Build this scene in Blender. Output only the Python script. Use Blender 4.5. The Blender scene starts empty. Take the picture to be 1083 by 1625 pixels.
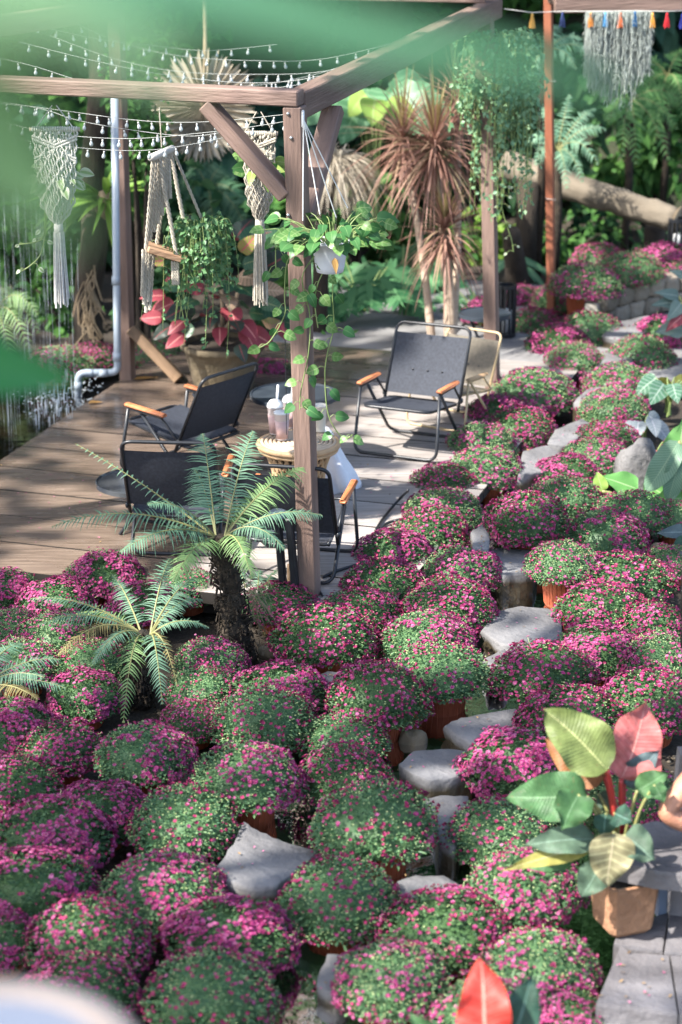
import bpy, math, random
from mathutils import Vector, Matrix, noise
R = random.Random(7)
rad = math.radians
scene = bpy.context.scene
C = scene.collection

# ---------------------------------------------------------------- camera
F, CX, CY, HC, PITCH = 3600.0, 541.5, 812.5, 4.0, rad(18.8)
cam_d = bpy.data.cameras.new('camera'); cam = bpy.data.objects.new('camera', cam_d); C.objects.link(cam)
cam.location = (0, 0, HC); cam.rotation_euler = (rad(90) - PITCH, 0, 0)
cam_d.sensor_fit = 'VERTICAL'; cam_d.sensor_height = 36.0; cam_d.sensor_width = 24.0
cam_d.lens = F / 1625.0 * 36.0
cam_d.clip_start = 0.05; cam_d.clip_end = 500
cam_d.dof.use_dof = True; cam_d.dof.focus_distance = 10.6; cam_d.dof.aperture_fstop = 2.2
scene.camera = cam

# ---------------------------------------------------------------- sky and sun
SUN = Vector((-0.60, -0.30, 0.74)).normalized()      # towards the sun
elev = math.asin(SUN.z); azim = math.atan2(SUN.x, SUN.y)
world = bpy.data.worlds.new('World'); scene.world = world; world.use_nodes = True
wn = world.node_tree.nodes; wl = world.node_tree.links
sky = wn.new('ShaderNodeTexSky'); sky.sky_type = 'NISHITA'; sky.sun_disc = False
sky.sun_elevation = elev; sky.sun_rotation = azim; sky.air_density = 1.0; sky.dust_density = 2.0
wl.new(sky.outputs[0], wn['Background'].inputs[0]); wn['Background'].inputs[1].default_value = 0.15
sun_d = bpy.data.lights.new('sun', 'SUN'); sun_d.energy = 4.6; sun_d.angle = rad(0.6); sun_d.color = (1.0, 0.955, 0.89)
sun = bpy.data.objects.new('sun', sun_d); C.objects.link(sun)
sun.rotation_euler = (-SUN).to_track_quat('-Z', 'Y').to_euler()
scene.view_settings.view_transform = 'Standard'; scene.view_settings.look = 'None'
scene.view_settings.exposure = 1.74; scene.view_settings.gamma = 1.0
scene.cycles.max_bounces = 8; scene.cycles.transparent_max_bounces = 16
scene.cycles.use_denoising = True

# ---------------------------------------------------------------- pixel <-> world
cp, sp = math.cos(PITCH), math.sin(PITCH)
def ray(px, py):
    u = (px - CX) / F; v = (py - CY) / F
    return Vector((u, cp - v * sp, -sp - v * cp))
def P(px, py, z=0.0):                       # point on the level plane z
    d = ray(px, py); t = (z - HC) / d.z
    return Vector((0, 0, HC)) + d * t
def V(px, py, Y):                           # point on the upright plane y = Y
    d = ray(px, py); t = Y / d.y
    return Vector((0, 0, HC)) + d * t
def px_of(p):
    q = Vector(p) - Vector((0, 0, HC))
    zc = q.y * cp - q.z * sp
    return (CX + F * q.x / zc, CY + F * (-q.z * cp - q.y * sp) / zc, zc)
def ppm(p): return F / px_of(p)[2]          # photograph pixels per metre there

# ---------------------------------------------------------------- mesh collecting
UP = Vector((0, 0, 1))
class MB:
    def __init__(s): s.v = []; s.f = []; s.uv = []; s.m = []
    def add(s, vs, fs, uv=None, m=0):
        o = len(s.v); s.v.extend([tuple(x) for x in vs])
        s.f.extend([tuple(i + o for i in f) for f in fs]); s.m.extend([m] * len(fs))
        s.uv.extend(uv if uv else [(0.0, 0.0)] * len(vs))
    def box(s, c, size, rot=None, bev=0.0, m=0):
        c = Vector(c); sx, sy, sz = (x / 2 for x in size)
        M = rot if rot else Matrix.Identity(3)
        if bev <= 0:
            vs = [c + M @ Vector((x * sx, y * sy, z * sz)) for z in (-1, 1) for y in (-1, 1) for x in (-1, 1)]
            s.add(vs, [(0, 2, 3, 1), (4, 5, 7, 6), (0, 1, 5, 4), (2, 6, 7, 3), (0, 4, 6, 2), (1, 3, 7, 5)], m=m)
            return
        b = bev; vs = []; idx = {}
        for x in (-1, 1):
            for y in (-1, 1):
                for z in (-1, 1):
                    for k, q in enumerate(((x * sx, y * (sy - b), z * (sz - b)), (x * (sx - b), y * sy, z * (sz - b)), (x * (sx - b), y * (sy - b), z * sz))):
                        idx[(x, y, z, k)] = len(vs); vs.append(c + M @ Vector(q))
        g = lambda x, y, z, k: idx[(x, y, z, k)]
        fs = []
        for a in (-1, 1):
            fs.append((g(a, -1, -1, 0), g(a, 1, -1, 0), g(a, 1, 1, 0), g(a, -1, 1, 0)))
            fs.append((g(-1, a, -1, 1), g(1, a, -1, 1), g(1, a, 1, 1), g(-1, a, 1, 1)))
            fs.append((g(-1, -1, a, 2), g(1, -1, a, 2), g(1, 1, a, 2), g(-1, 1, a, 2)))
            for b2 in (-1, 1):
                fs.append((g(a, b2, -1, 0), g(a, b2, 1, 0), g(a, b2, 1, 1), g(a, b2, -1, 1)))
                fs.append((g(a, -1, b2, 0), g(a, 1, b2, 0), g(a, 1, b2, 2), g(a, -1, b2, 2)))
                fs.append((g(-1, a, b2, 1), g(1, a, b2, 1), g(1, a, b2, 2), g(-1, a, b2, 2)))
                for c2 in (-1, 1): fs.append((g(a, b2, c2, 0), g(a, b2, c2, 1), g(a, b2, c2, 2)))
        s.add(vs, fs, m=m)
    def tube(s, pts, r, n=8, cap=True, m=0):
        pts = [Vector(p) for p in pts]; k = len(pts)
        rr = r if isinstance(r, (list, tuple)) else [r] * k
        t0 = (pts[1] - pts[0]).normalized(); ref = UP if abs(t0.z) < 0.9 else Vector((1, 0, 0))
        a = t0.cross(ref).normalized(); vs = []; fs = []; uv = []; ln = 0
        for i, p in enumerate(pts):
            t = (pts[min(i + 1, k - 1)] - pts[max(i - 1, 0)])
            t = t.normalized() if t.length > 1e-9 else t0
            a = (a - t * a.dot(t)); a = a.normalized() if a.length > 1e-6 else t.orthogonal().normalized()
            b = t.cross(a)
            if i: ln += (pts[i] - pts[i - 1]).length
            for j in range(n):
                w = 2 * math.pi * j / n
                vs.append(p + (a * math.cos(w) + b * math.sin(w)) * rr[i]); uv.append((j / n, ln))
        for i in range(k - 1):
            for j in range(n):
                fs.append((i * n + j, i * n + (j + 1) % n, (i + 1) * n + (j + 1) % n, (i + 1) * n + j))
        if cap: fs.append(tuple(range(n - 1, -1, -1))); fs.append(tuple((k - 1) * n + j for j in range(n)))
        s.add(vs, fs, uv, m)
    def lathe(s, prof, n=24, c=(0, 0, 0), m=0, lump=0.0):
        c = Vector(c); vs = []; fs = []; k = len(prof)
        for i, (r, z) in enumerate(prof):
            for j in range(n):
                w = 2 * math.pi * j / n
                q = 1 + (lump * noise.noise((math.cos(w) * 2, math.sin(w) * 2, z * 9)) if lump else 0)
                vs.append(c + Vector((r * q * math.cos(w), r * q * math.sin(w), z)))
        for i in range(k - 1):
            for j in range(n): fs.append((i * n + j, i * n + (j + 1) % n, (i + 1) * n + (j + 1) % n, (i + 1) * n + j))
        if prof[0][0] > 1e-4: fs.append(tuple(range(n - 1, -1, -1)))
        if prof[-1][0] > 1e-4: fs.append(tuple((k - 1) * n + j for j in range(n)))
        s.add(vs, fs, m=m)
    def ball(s, c, r, n=8, k=5, m=0, lump=0.0, seed=0):
        rx, ry, rz = r if isinstance(r, (tuple, list)) else (r, r, r); c = Vector(c); vs = [c + Vector((0, 0, -rz))]; fs = []
        for i in range(1, k):
            ph = -math.pi / 2 + math.pi * i / k
            for j in range(n):
                w = 2 * math.pi * j / n
                d = Vector((math.cos(ph) * math.cos(w), math.cos(ph) * math.sin(w), math.sin(ph)))
                q = 1 + (lump * noise.noise(d * 1.7 + Vector((seed, seed * .7, 0))) if lump else 0)
                vs.append(c + Vector((d.x * rx, d.y * ry, d.z * rz)) * q)
        vs.append(c + Vector((0, 0, rz))); top = len(vs) - 1
        for j in range(n): fs.append((0, 1 + (j + 1) % n, 1 + j)); fs.append((top, top - n + j, top - n + (j + 1) % n))
        for i in range(k - 2):
            for j in range(n):
                a = 1 + i * n
                fs.append((a + j, a + (j + 1) % n, a + n + (j + 1) % n, a + n + j))
        s.add(vs, fs, m=m)
    def blade(s, base, d, nrm, L, W, prof='ovate', bend=0.25, fold=0.25, seg=4, m=0, wave=0.0, grav=None):
        base = Vector(base); d = Vector(d).normalized(); nrm = Vector(nrm)
        side = d.cross(nrm); side = side.normalized() if side.length > 1e-5 else d.orthogonal().normalized()
        nn = side.cross(d).normalized(); g = grav if grav is not None else Vector((0, 0, -1))
        pf = PROF[prof]; vs = []; uv = []; fs = []
        for i in range(seg + 1):
            t = i / seg; p = base + d * (L * t * (1 - 0.25 * bend * t)) + g * (bend * L * t * t)
            h = max(W / 2 * pf(t), 0.0004); wv = wave * h * math.sin(t * 19)
            vs += [p - side * h + nn * (fold * h + wv), p, p + side * h + nn * (fold * h - wv)]
            uv += [(-1, t), (0, t), (1, t)]
        for i in range(seg):
            a = i * 3; fs += [(a, a + 1, a + 4, a + 3), (a + 1, a + 2, a + 5, a + 4)]
        s.add(vs, fs, uv, m)
    def sheet_leaf(s, L, W, prof, bend=.25, fold=.2, seg=14, wave=0.0, ribs=0, cols=8, seed=0.0):
        """broad leaf along +y with a cupped cross section, rippled margin and raised side veins"""
        pf = PROF[prof]; vs = []; uv = []; fs = []
        for i in range(seg + 1):
            t = i / seg; h = max(W / 2 * pf(t), .0006)
            for j in range(cols + 1):
                x = j / cols * 2 - 1; a = abs(x)
                z = fold * h * (a ** 1.3) - .35 * fold * h * a ** 3 - bend * L * t * t + wave * W * a * a * math.sin(t * 13 + seed + (2 if x > 0 else 0))
                if ribs: z += .012 * W * math.sin((t - .22 * a) * ribs * 6.283) * min(1, a * 4) * (1 - a ** 4)
                sk = .05 * W * math.sin(t * 3 + seed)
                vs.append((x * h + sk * t, L * t * (1 - .25 * abs(bend) * t) - .10 * h * a * a, z)); uv.append((x, t))
        for i in range(seg):
            for j in range(cols):
                a = i * (cols + 1) + j; fs.append((a, a + 1, a + cols + 2, a + cols + 1))
        s.add(vs, fs, uv)
    def mesh(s, name, mats, smooth=False):
        me = bpy.data.meshes.new(name); me.from_pydata(s.v, [], s.f)
        for mt in (mats if isinstance(mats, (list, tuple)) else [mats]): me.materials.append(mt)
        if any(s.m): me.polygons.foreach_set('material_index', s.m)
        if any(u != (0.0, 0.0) for u in s.uv):
            l = me.uv_layers.new(name='UVMap'); li = [0] * len(me.loops); me.loops.foreach_get('vertex_index', li)
            fl = []
            for i in li: fl.extend(s.uv[i])
            l.data.foreach_set('uv', fl)
        if smooth: me.polygons.foreach_set('use_smooth', [True] * len(me.polygons))
        me.update(); return me
    def build(s, name, mats, parent=None, smooth=False, kind=None, loc=None):
        return ob(name, s.mesh(name, mats, smooth), parent, kind, loc)
PROF = {
    'ovate': lambda t: math.sin(math.pi * min(1, t ** 0.72)) ** 0.75 if 0 < t < 1 else 0.0,
    'lance': lambda t: math.sin(math.pi * min(1, t ** 0.55)) if 0 < t < 1 else 0.0,
    'strap': lambda t: min(1, 0.35 + 4 * t) * max(0, 1 - t ** 2.6),
    'pinna': lambda t: max(0, 1 - t ** 1.6),
    'heart': lambda t: (0.55 + 2.9 * t) ** 0.6 * max(0, 1 - t ** 1.5) * 0.92 if t > 0 else 0.45,
    'paddle': lambda t: max(0.03, math.sin(math.pi * min(1, t ** 0.85)) ** 0.5) if 0 < t < 1 else 0.03,
}
def ob(name, me, parent=None, kind=None, loc=None):
    o = bpy.data.objects.new(name, me); C.objects.link(o)
    if parent is not None: o.parent = parent
    if kind: o['kind'] = kind
    if loc is not None: o.location = loc
    return o
def thing(name, label, cat, loc=(0, 0, 0), rz=0.0, group=None, sc=1.0):
    o = bpy.data.objects.new(name, None); C.objects.link(o); o.empty_display_size = 0.1
    o.location = loc; o.rotation_euler = (0, 0, rz); o.scale = (sc, sc, sc)
    return tag(o, label, cat, group)
def tag(o, label, cat, group=None):
    o['label'] = label; o['category'] = cat
    if group: o['group'] = group
    return o
def struct(o): o['kind'] = 'structure'; return o
def rotz(a): return Matrix.Rotation(a, 3, 'Z')
def bez(a, b, c, n):
    return [a * (1 - t) ** 2 + b * 2 * t * (1 - t) + c * t * t for t in [i / n for i in range(n + 1)]]
def smooth_path(pts, n=6):
    pts = [Vector(p) for p in pts]; out = []
    for i in range(len(pts) - 1):
        p0, p1, p2, p3 = pts[max(i - 1, 0)], pts[i], pts[i + 1], pts[min(i + 2, len(pts) - 1)]
        for k in range(n):
            t = k / n
            out.append(0.5 * ((2 * p1) + (p2 - p0) * t + (2 * p0 - 5 * p1 + 4 * p2 - p3) * t * t + (3 * p1 - p0 - 3 * p2 + p3) * t ** 3))
    return out + [pts[-1]]
def rvec(): 
    while True:
        v = Vector((R.uniform(-1, 1), R.uniform(-1, 1), R.uniform(-1, 1)))
        if 0.05 < v.length < 1: return v.normalized()

# ---------------------------------------------------------------- materials
MATS = {}
def M(name, c1, c2=None, scale=8.0, rough=0.7, bump=0.0, bscale=None, stretch=(1, 1, 1), metal=0.0, transl=0.0,
      island=False, objrand=False, spec=0.5, c3=None, detail=6.0, coat=0.0, contrast=(0.3, 0.7), trans=0.0, ior=1.45):
    if name in MATS: return MATS[name]
    m = bpy.data.materials.new(name); m.use_nodes = True; nt = m.node_tree; N = nt.nodes; Lk = nt.links
    b = N['Principled BSDF']; b.inputs['Roughness'].default_value = rough; b.inputs['Metallic'].default_value = metal
    b.inputs['Specular IOR Level'].default_value = spec; b.inputs['Coat Weight'].default_value = coat
    b.inputs['Transmission Weight'].default_value = trans; b.inputs['IOR'].default_value = ior
    c2 = c2 or tuple(x * 0.8 for x in c1)
    tc = N.new('ShaderNodeTexCoord'); mp = N.new('ShaderNodeMapping'); mp.inputs['Scale'].default_value = stretch
    Lk.new(tc.outputs['Object'], mp.inputs['Vector'])
    nz = N.new('ShaderNodeTexNoise'); nz.inputs['Scale'].default_value = scale; nz.inputs['Detail'].default_value = detail
    Lk.new(mp.outputs[0], nz.inputs['Vector'])
    rp = N.new('ShaderNodeValToRGB'); e = rp.color_ramp.elements
    e[0].position, e[1].position = contrast; e[0].color = (*c1, 1); e[1].color = (*c2, 1)
    if c3: q = rp.color_ramp.elements.new(1.0); q.color = (*c3, 1)
    if island or objrand:
        src = N.new('ShaderNodeNewGeometry').outputs['Random Per Island'] if island else N.new('ShaderNodeObjectInfo').outputs['Random']
        mx = N.new('ShaderNodeMath'); mx.operation = 'MULTIPLY_ADD'; mx.inputs[1].default_value = 0.75; 
        m2 = N.new('ShaderNodeMath'); m2.operation = 'MULTIPLY'; m2.inputs[1].default_value = 0.25
        Lk.new(nz.outputs[0], m2.inputs[0]); Lk.new(src, mx.inputs[0]); Lk.new(m2.outputs[0], mx.inputs[2]); Lk.new(mx.outputs[0], rp.inputs[0])
    else: Lk.new(nz.outputs[0], rp.inputs[0])
    Lk.new(rp.outputs[0], b.inputs['Base Color'])
    if bump:
        n2 = N.new('ShaderNodeTexNoise'); n2.inputs['Scale'].default_value = bscale or scale * 4; n2.inputs['Detail'].default_value = 5
        Lk.new(mp.outputs[0], n2.inputs['Vector'])
        bp = N.new('ShaderNodeBump'); bp.inputs['Strength'].default_value = min(1, bump); bp.inputs['Distance'].default_value = 0.02
        Lk.new(n2.outputs[0], bp.inputs['Height']); Lk.new(bp.outputs[0], b.inputs['Normal'])
    if transl:
        tr = N.new('ShaderNodeBsdfTranslucent'); ms = N.new('ShaderNodeMixShader'); ms.inputs[0].default_value = transl
        Lk.new(rp.outputs[0], tr.inputs['Color']); Lk.new(b.outputs[0], ms.inputs[1]); Lk.new(tr.outputs[0], ms.inputs[2])
        Lk.new(ms.outputs[0], N['Material Output'].inputs['Surface'])
    MATS[name] = m; return m
def LEAF(name, c1, c2, vein=None, vw=0.1, stripes=0.0, rough=0.4, transl=0.25, edge=None, objrand=True, stripe_c=None, under=None, spec=.22, bumpy=False):
    """leaf blade: colour varies leaf to leaf, midrib and side veins follow the blade's own coordinates"""
    if name in MATS: return MATS[name]
    m = bpy.data.materials.new(name); m.use_nodes = True; nt = m.node_tree; N = nt.nodes; Lk = nt.links
    b = N['Principled BSDF']; b.inputs['Roughness'].default_value = rough; b.inputs['Specular IOR Level'].default_value = spec
    uv = N.new('ShaderNodeUVMap'); sep = N.new('ShaderNodeSeparateXYZ'); Lk.new(uv.outputs[0], sep.inputs[0])
    def math_(op, a, bb=None, cc=None):
        n = N.new('ShaderNodeMath'); n.operation = op
        for i, q in enumerate((a, bb, cc)):
            if q is None: continue
            if isinstance(q, (int, float)): n.inputs[i].default_value = q
            else: Lk.new(q, n.inputs[i])
        return n.outputs[0]
    def mix(f, a, bb):
        n = N.new('ShaderNodeMix'); n.data_type = 'RGBA'
        if isinstance(f, (int, float)): n.inputs[0].default_value = f
        else: Lk.new(f, n.inputs[0])
        for i, q in ((6, a), (7, bb)):
            if isinstance(q, tuple): n.inputs[i].default_value = (*q, 1)
            else: Lk.new(q, n.inputs[i])
        return n.outputs[2]
    src = N.new('ShaderNodeObjectInfo').outputs['Random'] if objrand else N.new('ShaderNodeNewGeometry').outputs['Random Per Island']
    nz = N.new('ShaderNodeTexNoise'); nz.inputs['Scale'].default_value = 14.0
    tc = N.new('ShaderNodeTexCoord'); Lk.new(tc.outputs['Object'], nz.inputs['Vector'])
    f = math_('MULTIPLY_ADD', src, 0.6, math_('MULTIPLY', nz.outputs[0], 0.5))
    col = mix(math_('SUBTRACT', f, 0.05), c1, c2)
    au = math_('ABSOLUTE', sep.outputs[0])
    if edge: col = mix(math_('SMOOTH_MIN', math_('POWER', au, 2.5), 1.0, 0.1), col, edge)
    if stripes:
        st = math_('SINE', math_('MULTIPLY', math_('SUBTRACT', sep.outputs[1], math_('MULTIPLY', au, 0.18)), stripes * 6.283))
        col = mix(math_('MULTIPLY', math_('GREATER_THAN', st, 0.55), 0.6), col, stripe_c or vein)
    if vein: col = mix(math_('LESS_THAN', au, vw), col, vein)
    if under:
        col = mix(N.new('ShaderNodeNewGeometry').outputs['Backfacing'], col, under)
    if bumpy:      # fine side veins and unevenness of the blade, mottled colour
        n3 = N.new('ShaderNodeTexNoise'); n3.inputs['Scale'].default_value = 45.0; n3.inputs['Detail'].default_value = 6; Lk.new(tc.outputs['Object'], n3.inputs['Vector'])
        sv = math_('SINE', math_('MULTIPLY', math_('SUBTRACT', sep.outputs[1], math_('MULTIPLY', au, 0.16)), 150.0))
        hgt = math_('MULTIPLY_ADD', sv, 0.25, math_('MULTIPLY', n3.outputs[0], 1.2))
        bp = N.new('ShaderNodeBump'); bp.inputs['Strength'].default_value = 0.5; bp.inputs['Distance'].default_value = 0.004; Lk.new(hgt, bp.inputs['Height']); Lk.new(bp.outputs[0], b.inputs['Normal'])
        n4 = N.new('ShaderNodeTexNoise'); n4.inputs['Scale'].default_value = 22.0; n4.inputs['Detail'].default_value = 8; Lk.new(tc.outputs['Object'], n4.inputs['Vector'])
        hs = N.new('ShaderNodeHueSaturation'); mr = N.new('ShaderNodeMapRange'); mr.inputs['From Min'].default_value = .3; mr.inputs['From Max'].default_value = .7; mr.inputs['To Min'].default_value = .62; mr.inputs['To Max'].default_value = 1.25
        Lk.new(n4.outputs[0], mr.inputs[0]); Lk.new(mr.outputs[0], hs.inputs['Value']); Lk.new(col, hs.inputs['Color']); col = hs.outputs[0]
        sp2 = N.new('ShaderNodeTexNoise'); sp2.inputs['Scale'].default_value = 70.0; Lk.new(tc.outputs['Object'], sp2.inputs['Vector'])
        col = mix(math_('MULTIPLY', math_('GREATER_THAN', sp2.outputs[0], 0.69), .55), col, (.16, .10, .05))
    Lk.new(col, b.inputs['Base Color'])
    tr = N.new('ShaderNodeBsdfTranslucent'); ms = N.new('ShaderNodeMixShader'); ms.inputs[0].default_value = transl
    Lk.new(col, tr.inputs['Color']); Lk.new(b.outputs[0], ms.inputs[1]); Lk.new(tr.outputs[0], ms.inputs[2])
    Lk.new(ms.outputs[0], N['Material Output'].inputs['Surface'])
    MATS[name] = m; return m
# ================================================================ the setting
A17 = rad(17.1)
Ud = Vector((math.sin(A17), math.cos(A17), 0)); Wd = Vector((-math.cos(A17), math.sin(A17), 0))   # deck axes: back, left
O1 = P(493, 945, 0)                                   # foot of the front pergola post
def D(u, w, z=0.0): return O1 + Ud * u + Wd * w + UP * z
def from_deck(p): q = Vector(p) - O1; return q.dot(Ud), q.dot(Wd)
RDECK = Matrix((Ud, Wd, UP)).transposed()
GZ = -0.16

# ---- ground
m_soil = M('soil', (0.022, 0.017, 0.012), (0.05, 0.038, 0.026), 3.0, 0.95, 0.8, 30)
mb = MB(); n = 40
for i in range(n + 1):
    for j in range(n + 1):
        x = (i / n * 2 - 1); y = (j / n * 2 - 1)
        X = 90 * x * abs(x); Y = 10 + 90 * y * abs(y)
        mb.v.append((X, Y, GZ + 0.02 * noise.noise((X * 1.3, Y * 1.3, 0)) - 0.02)); mb.uv.append((0.0, 0.0))
for i in range(n):
    for j in range(n):
        a = i * (n + 1) + j; mb.f.append((a, a + n + 1, a + n + 2, a + 1)); mb.m.append(0)
struct(mb.build('ground', m_soil, smooth=True))

# ---- the planted bank behind the garden
m_bank = M('bank_soil', (0.012, 0.016, 0.008), (0.03, 0.035, 0.016), 1.5, 0.95, 0.8, 12)
mb = MB(); nx, ny = 40, 16
for i in range(nx + 1):
    for j in range(ny + 1):
        X = -16 + 32 * i / nx; k = j / ny
        Y = 20.6 + 14 * k + 0.5 * noise.noise((X * .4, k * 3, 0))
        mb.v.append((X, Y, -0.3 + 7.5 * k ** 0.85 + 0.35 * noise.noise((X * .7, k * 6, 2)))); mb.uv.append((0.0, 0.0))
for i in range(nx):
    for j in range(ny):
        a = i * (ny + 1) + j; mb.f.append((a, a + ny + 1, a + ny + 2, a + 1)); mb.m.append(0)
struct(mb.build('hillside', m_bank, smooth=True))

# ---- stream water over a pebble bed
def water_mat():
    m = bpy.data.materials.new('stream_water'); m.use_nodes = True; nt = m.node_tree; N = nt.nodes; Lk = nt.links
    N.remove(N['Principled BSDF'])
    tr = N.new('ShaderNodeBsdfTransparent'); tr.inputs[0].default_value = (0.42, 0.37, 0.27, 1)
    gl = N.new('ShaderNodeBsdfGlossy'); gl.inputs['Roughness'].default_value = 0.03
    fr = N.new('ShaderNodeFresnel'); fr.inputs[0].default_value = 1.33
    nz = N.new('ShaderNodeTexNoise'); nz.inputs['Scale'].default_value = 9; nz.inputs['Detail'].default_value = 4
    tc = N.new('ShaderNodeTexCoord'); Lk.new(tc.outputs['Object'], nz.inputs['Vector'])
    bp = N.new('ShaderNodeBump'); bp.inputs['Strength'].default_value = 0.12; bp.inputs['Distance'].default_value = 0.02
    Lk.new(nz.outputs[0], bp.inputs['Height']); Lk.new(bp.outputs[0], gl.inputs['Normal']); Lk.new(bp.outputs[0], fr.inputs['Normal'])
    mx = N.new('ShaderNodeMixShader'); Lk.new(fr.outputs[0], mx.inputs[0]); Lk.new(tr.outputs[0], mx.inputs[1]); Lk.new(gl.outputs[0], mx.inputs[2])
    Lk.new(mx.outputs[0], N['Material Output'].inputs['Surface']); return m
m_water = water_mat()
mb = MB(); wpoly = [P(x, y, -0.115) for x, y in ((330, 1660), (420, 1330), (480, 1120), (640, 990), (740, 850), (830, 690), (1010, 690), (1060, 1000), (1000, 1150), (1130, 1320), (1150, 1660))]
mb.add(wpoly, [tuple(range(len(wpoly)))]); struct(mb.build('stream_water', m_water))
mb = MB(); wpoly = [P(x, y, -0.10) for x, y in ((-400, 800), (0, 742), (112, 648), (150, 600), (60, 560), (-400, 560))]
mb.add(wpoly, [tuple(range(len(wpoly)))]); struct(mb.build('pond_water', m_water))
m_pebble = M('pebble', (0.06, 0.05, 0.035), (0.2, 0.16, 0.11), 5, 0.6, 0.2, island=True)
mb = MB()
for i in range(1500):
    p = P(R.uniform(420, 1080), R.uniform(690, 1640), GZ)
    r = R.uniform(0.006, 0.026); mb.ball(p + UP * r * .2, (r, r * R.uniform(.6, 1), r * .55), 6, 4)
mb.build('pebble_bed', m_pebble, smooth=True, kind='stuff')['label'] = 'brown pebbles lying on the stream bed'

# ---- deck of wide boards
def deck_mat():
    m = bpy.data.materials.new('deck_board'); m.use_nodes = True; nt = m.node_tree; N = nt.nodes; Lk = nt.links
    b = N['Principled BSDF']; tc = N.new('ShaderNodeTexCoord'); geo = N.new('ShaderNodeNewGeometry')
    def nz(scale, stretch, src=None, detail=6):
        mp = N.new('ShaderNodeMapping'); mp.inputs['Scale'].default_value = stretch; mp.inputs['Rotation'].default_value = (0, 0, A17)
        Lk.new(geo.outputs['Position'], mp.inputs['Vector'])
        n = N.new('ShaderNodeTexNoise'); n.inputs['Scale'].default_value = scale; n.inputs['Detail'].default_value = detail
        Lk.new(mp.outputs[0], n.inputs['Vector']); return n.outputs[0]
    def ramp(x, p, c):
        r = N.new('ShaderNodeValToRGB'); r.color_ramp.elements[0].position, r.color_ramp.elements[1].position = p
        r.color_ramp.elements[0].color = (*c[0], 1); r.color_ramp.elements[1].color = (*c[1], 1); Lk.new(x, r.inputs[0]); return r.outputs[0]
    grain = nz(6, (0.6, 9, 1)); blot = nz(1.6, (1, 1, 1)); 
    dry = ramp(grain, (0.3, 0.72), ((0.19, 0.165, 0.145), (0.36, 0.325, 0.30)))
    wet = ramp(grain, (0.3, 0.72), ((0.088, 0.063, 0.048), (0.20, 0.15, 0.115)))
    # wetness: the side under the falling water and puddled blots
    sep = N.new('ShaderNodeSeparateXYZ'); Lk.new(geo.outputs['Position'], sep.inputs[0])
    ma = N.new('ShaderNodeMath'); ma.operation = 'MULTIPLY_ADD'; ma.inputs[1].default_value = -0.85; ma.inputs[2].default_value = -0.55
    Lk.new(sep.outputs[0], ma.inputs[0])
    yb = N.new('ShaderNodeMath'); yb.operation = 'MULTIPLY_ADD'; yb.inputs[1].default_value = 0.22; yb.inputs[2].default_value = -2.45
    Lk.new(sep.outputs[1], yb.inputs[0]); ad0 = N.new('ShaderNodeMath'); ad0.operation = 'ADD'; Lk.new(ma.outputs[0], ad0.inputs[0]); Lk.new(yb.outputs[0], ad0.inputs[1])
    ad = N.new('ShaderNodeMath'); ad.operation = 'ADD'; Lk.new(ad0.outputs[0], ad.inputs[0]); Lk.new(blot, ad.inputs[1])
    wetf = ramp(ad.outputs[0], (0.38, 0.62), ((0, 0, 0), (1, 1, 1)))
    mx = N.new('ShaderNodeMix'); mx.data_type = 'RGBA'; Lk.new(wetf, mx.inputs[0]); Lk.new(dry, mx.inputs[6]); Lk.new(wet, mx.inputs[7])
    oi = N.new('ShaderNodeObjectInfo'); hv = N.new('ShaderNodeHueSaturation'); mr = N.new('ShaderNodeMapRange')
    mr.inputs['To Min'].default_value = 0.8; mr.inputs['To Max'].default_value = 1.15; Lk.new(oi.outputs['Random'], mr.inputs[0]); Lk.new(mr.outputs[0], hv.inputs['Value'])
    Lk.new(mx.outputs[2], hv.inputs['Color']); Lk.new(hv.outputs[0], b.inputs['Base Color'])
    rr = N.new('ShaderNodeMapRange'); rr.inputs['To Min'].default_value = 0.7; rr.inputs['To Max'].default_value = 0.06
    pud = nz(2.3, (0.6, 2.2, 1)); pr = ramp(pud, (0.42, 0.56), ((0.55, 0.55, 0.55), (1, 1, 1)))
    mm = N.new('ShaderNodeMath'); mm.operation = 'MULTIPLY'; Lk.new(wetf, mm.inputs[0]); Lk.new(pr, mm.inputs[1])
    Lk.new(mm.outputs[0], rr.inputs[0]); Lk.new(rr.outputs[0], b.inputs['Roughness'])
    bp = N.new('ShaderNodeBump'); bp.inputs['Strength'].default_value = 0.25; bp.inputs['Distance'].default_value = 0.01
    Lk.new(grain, bp.inputs['Height']); Lk.new(bp.outputs[0], b.inputs['Normal'])
    return m
m_deck = deck_mat()
deck = struct(ob('deck', None)); 
deck['label'] = 'wide board terrace under the pergola, wet and brown on its left'
BW = 0.40
m_joint = M('joint_dirt_shade', (0.012, 0.010, 0.008), (0.022, 0.018, 0.014), 8, .95)
k = 0; u = -0.12
while u < 4.55:
    mb = MB(); w0, w1 = -0.42, (2.42 if u > 1.2 else 4.2)
    if u > 4.0: w1 = 2.6
    mb.box(D(u + BW / 2, (w0 + w1) / 2, -0.03 + R.uniform(-0.002, 0.002)), (BW - 0.015, w1 - w0, 0.06), RDECK)
    mb.m = [0 if max(mb.v[q][2] for q in f) == min(mb.v[q][2] for q in f) else 1 for f in mb.f]     # board sides darkened: dirt plus gap shade put into the colour
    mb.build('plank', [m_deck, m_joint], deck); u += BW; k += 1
mb = MB(); mb.box(D(2.2, 1.0, -0.13), (4.4, 2.7, 0.05), RDECK)
mb.build('base', M('deck_base', (0.02, 0.016, 0.013), (0.03, 0.025, 0.02), 5, .9), deck)  # near-black base: shade under the board gaps put into its colour

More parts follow.
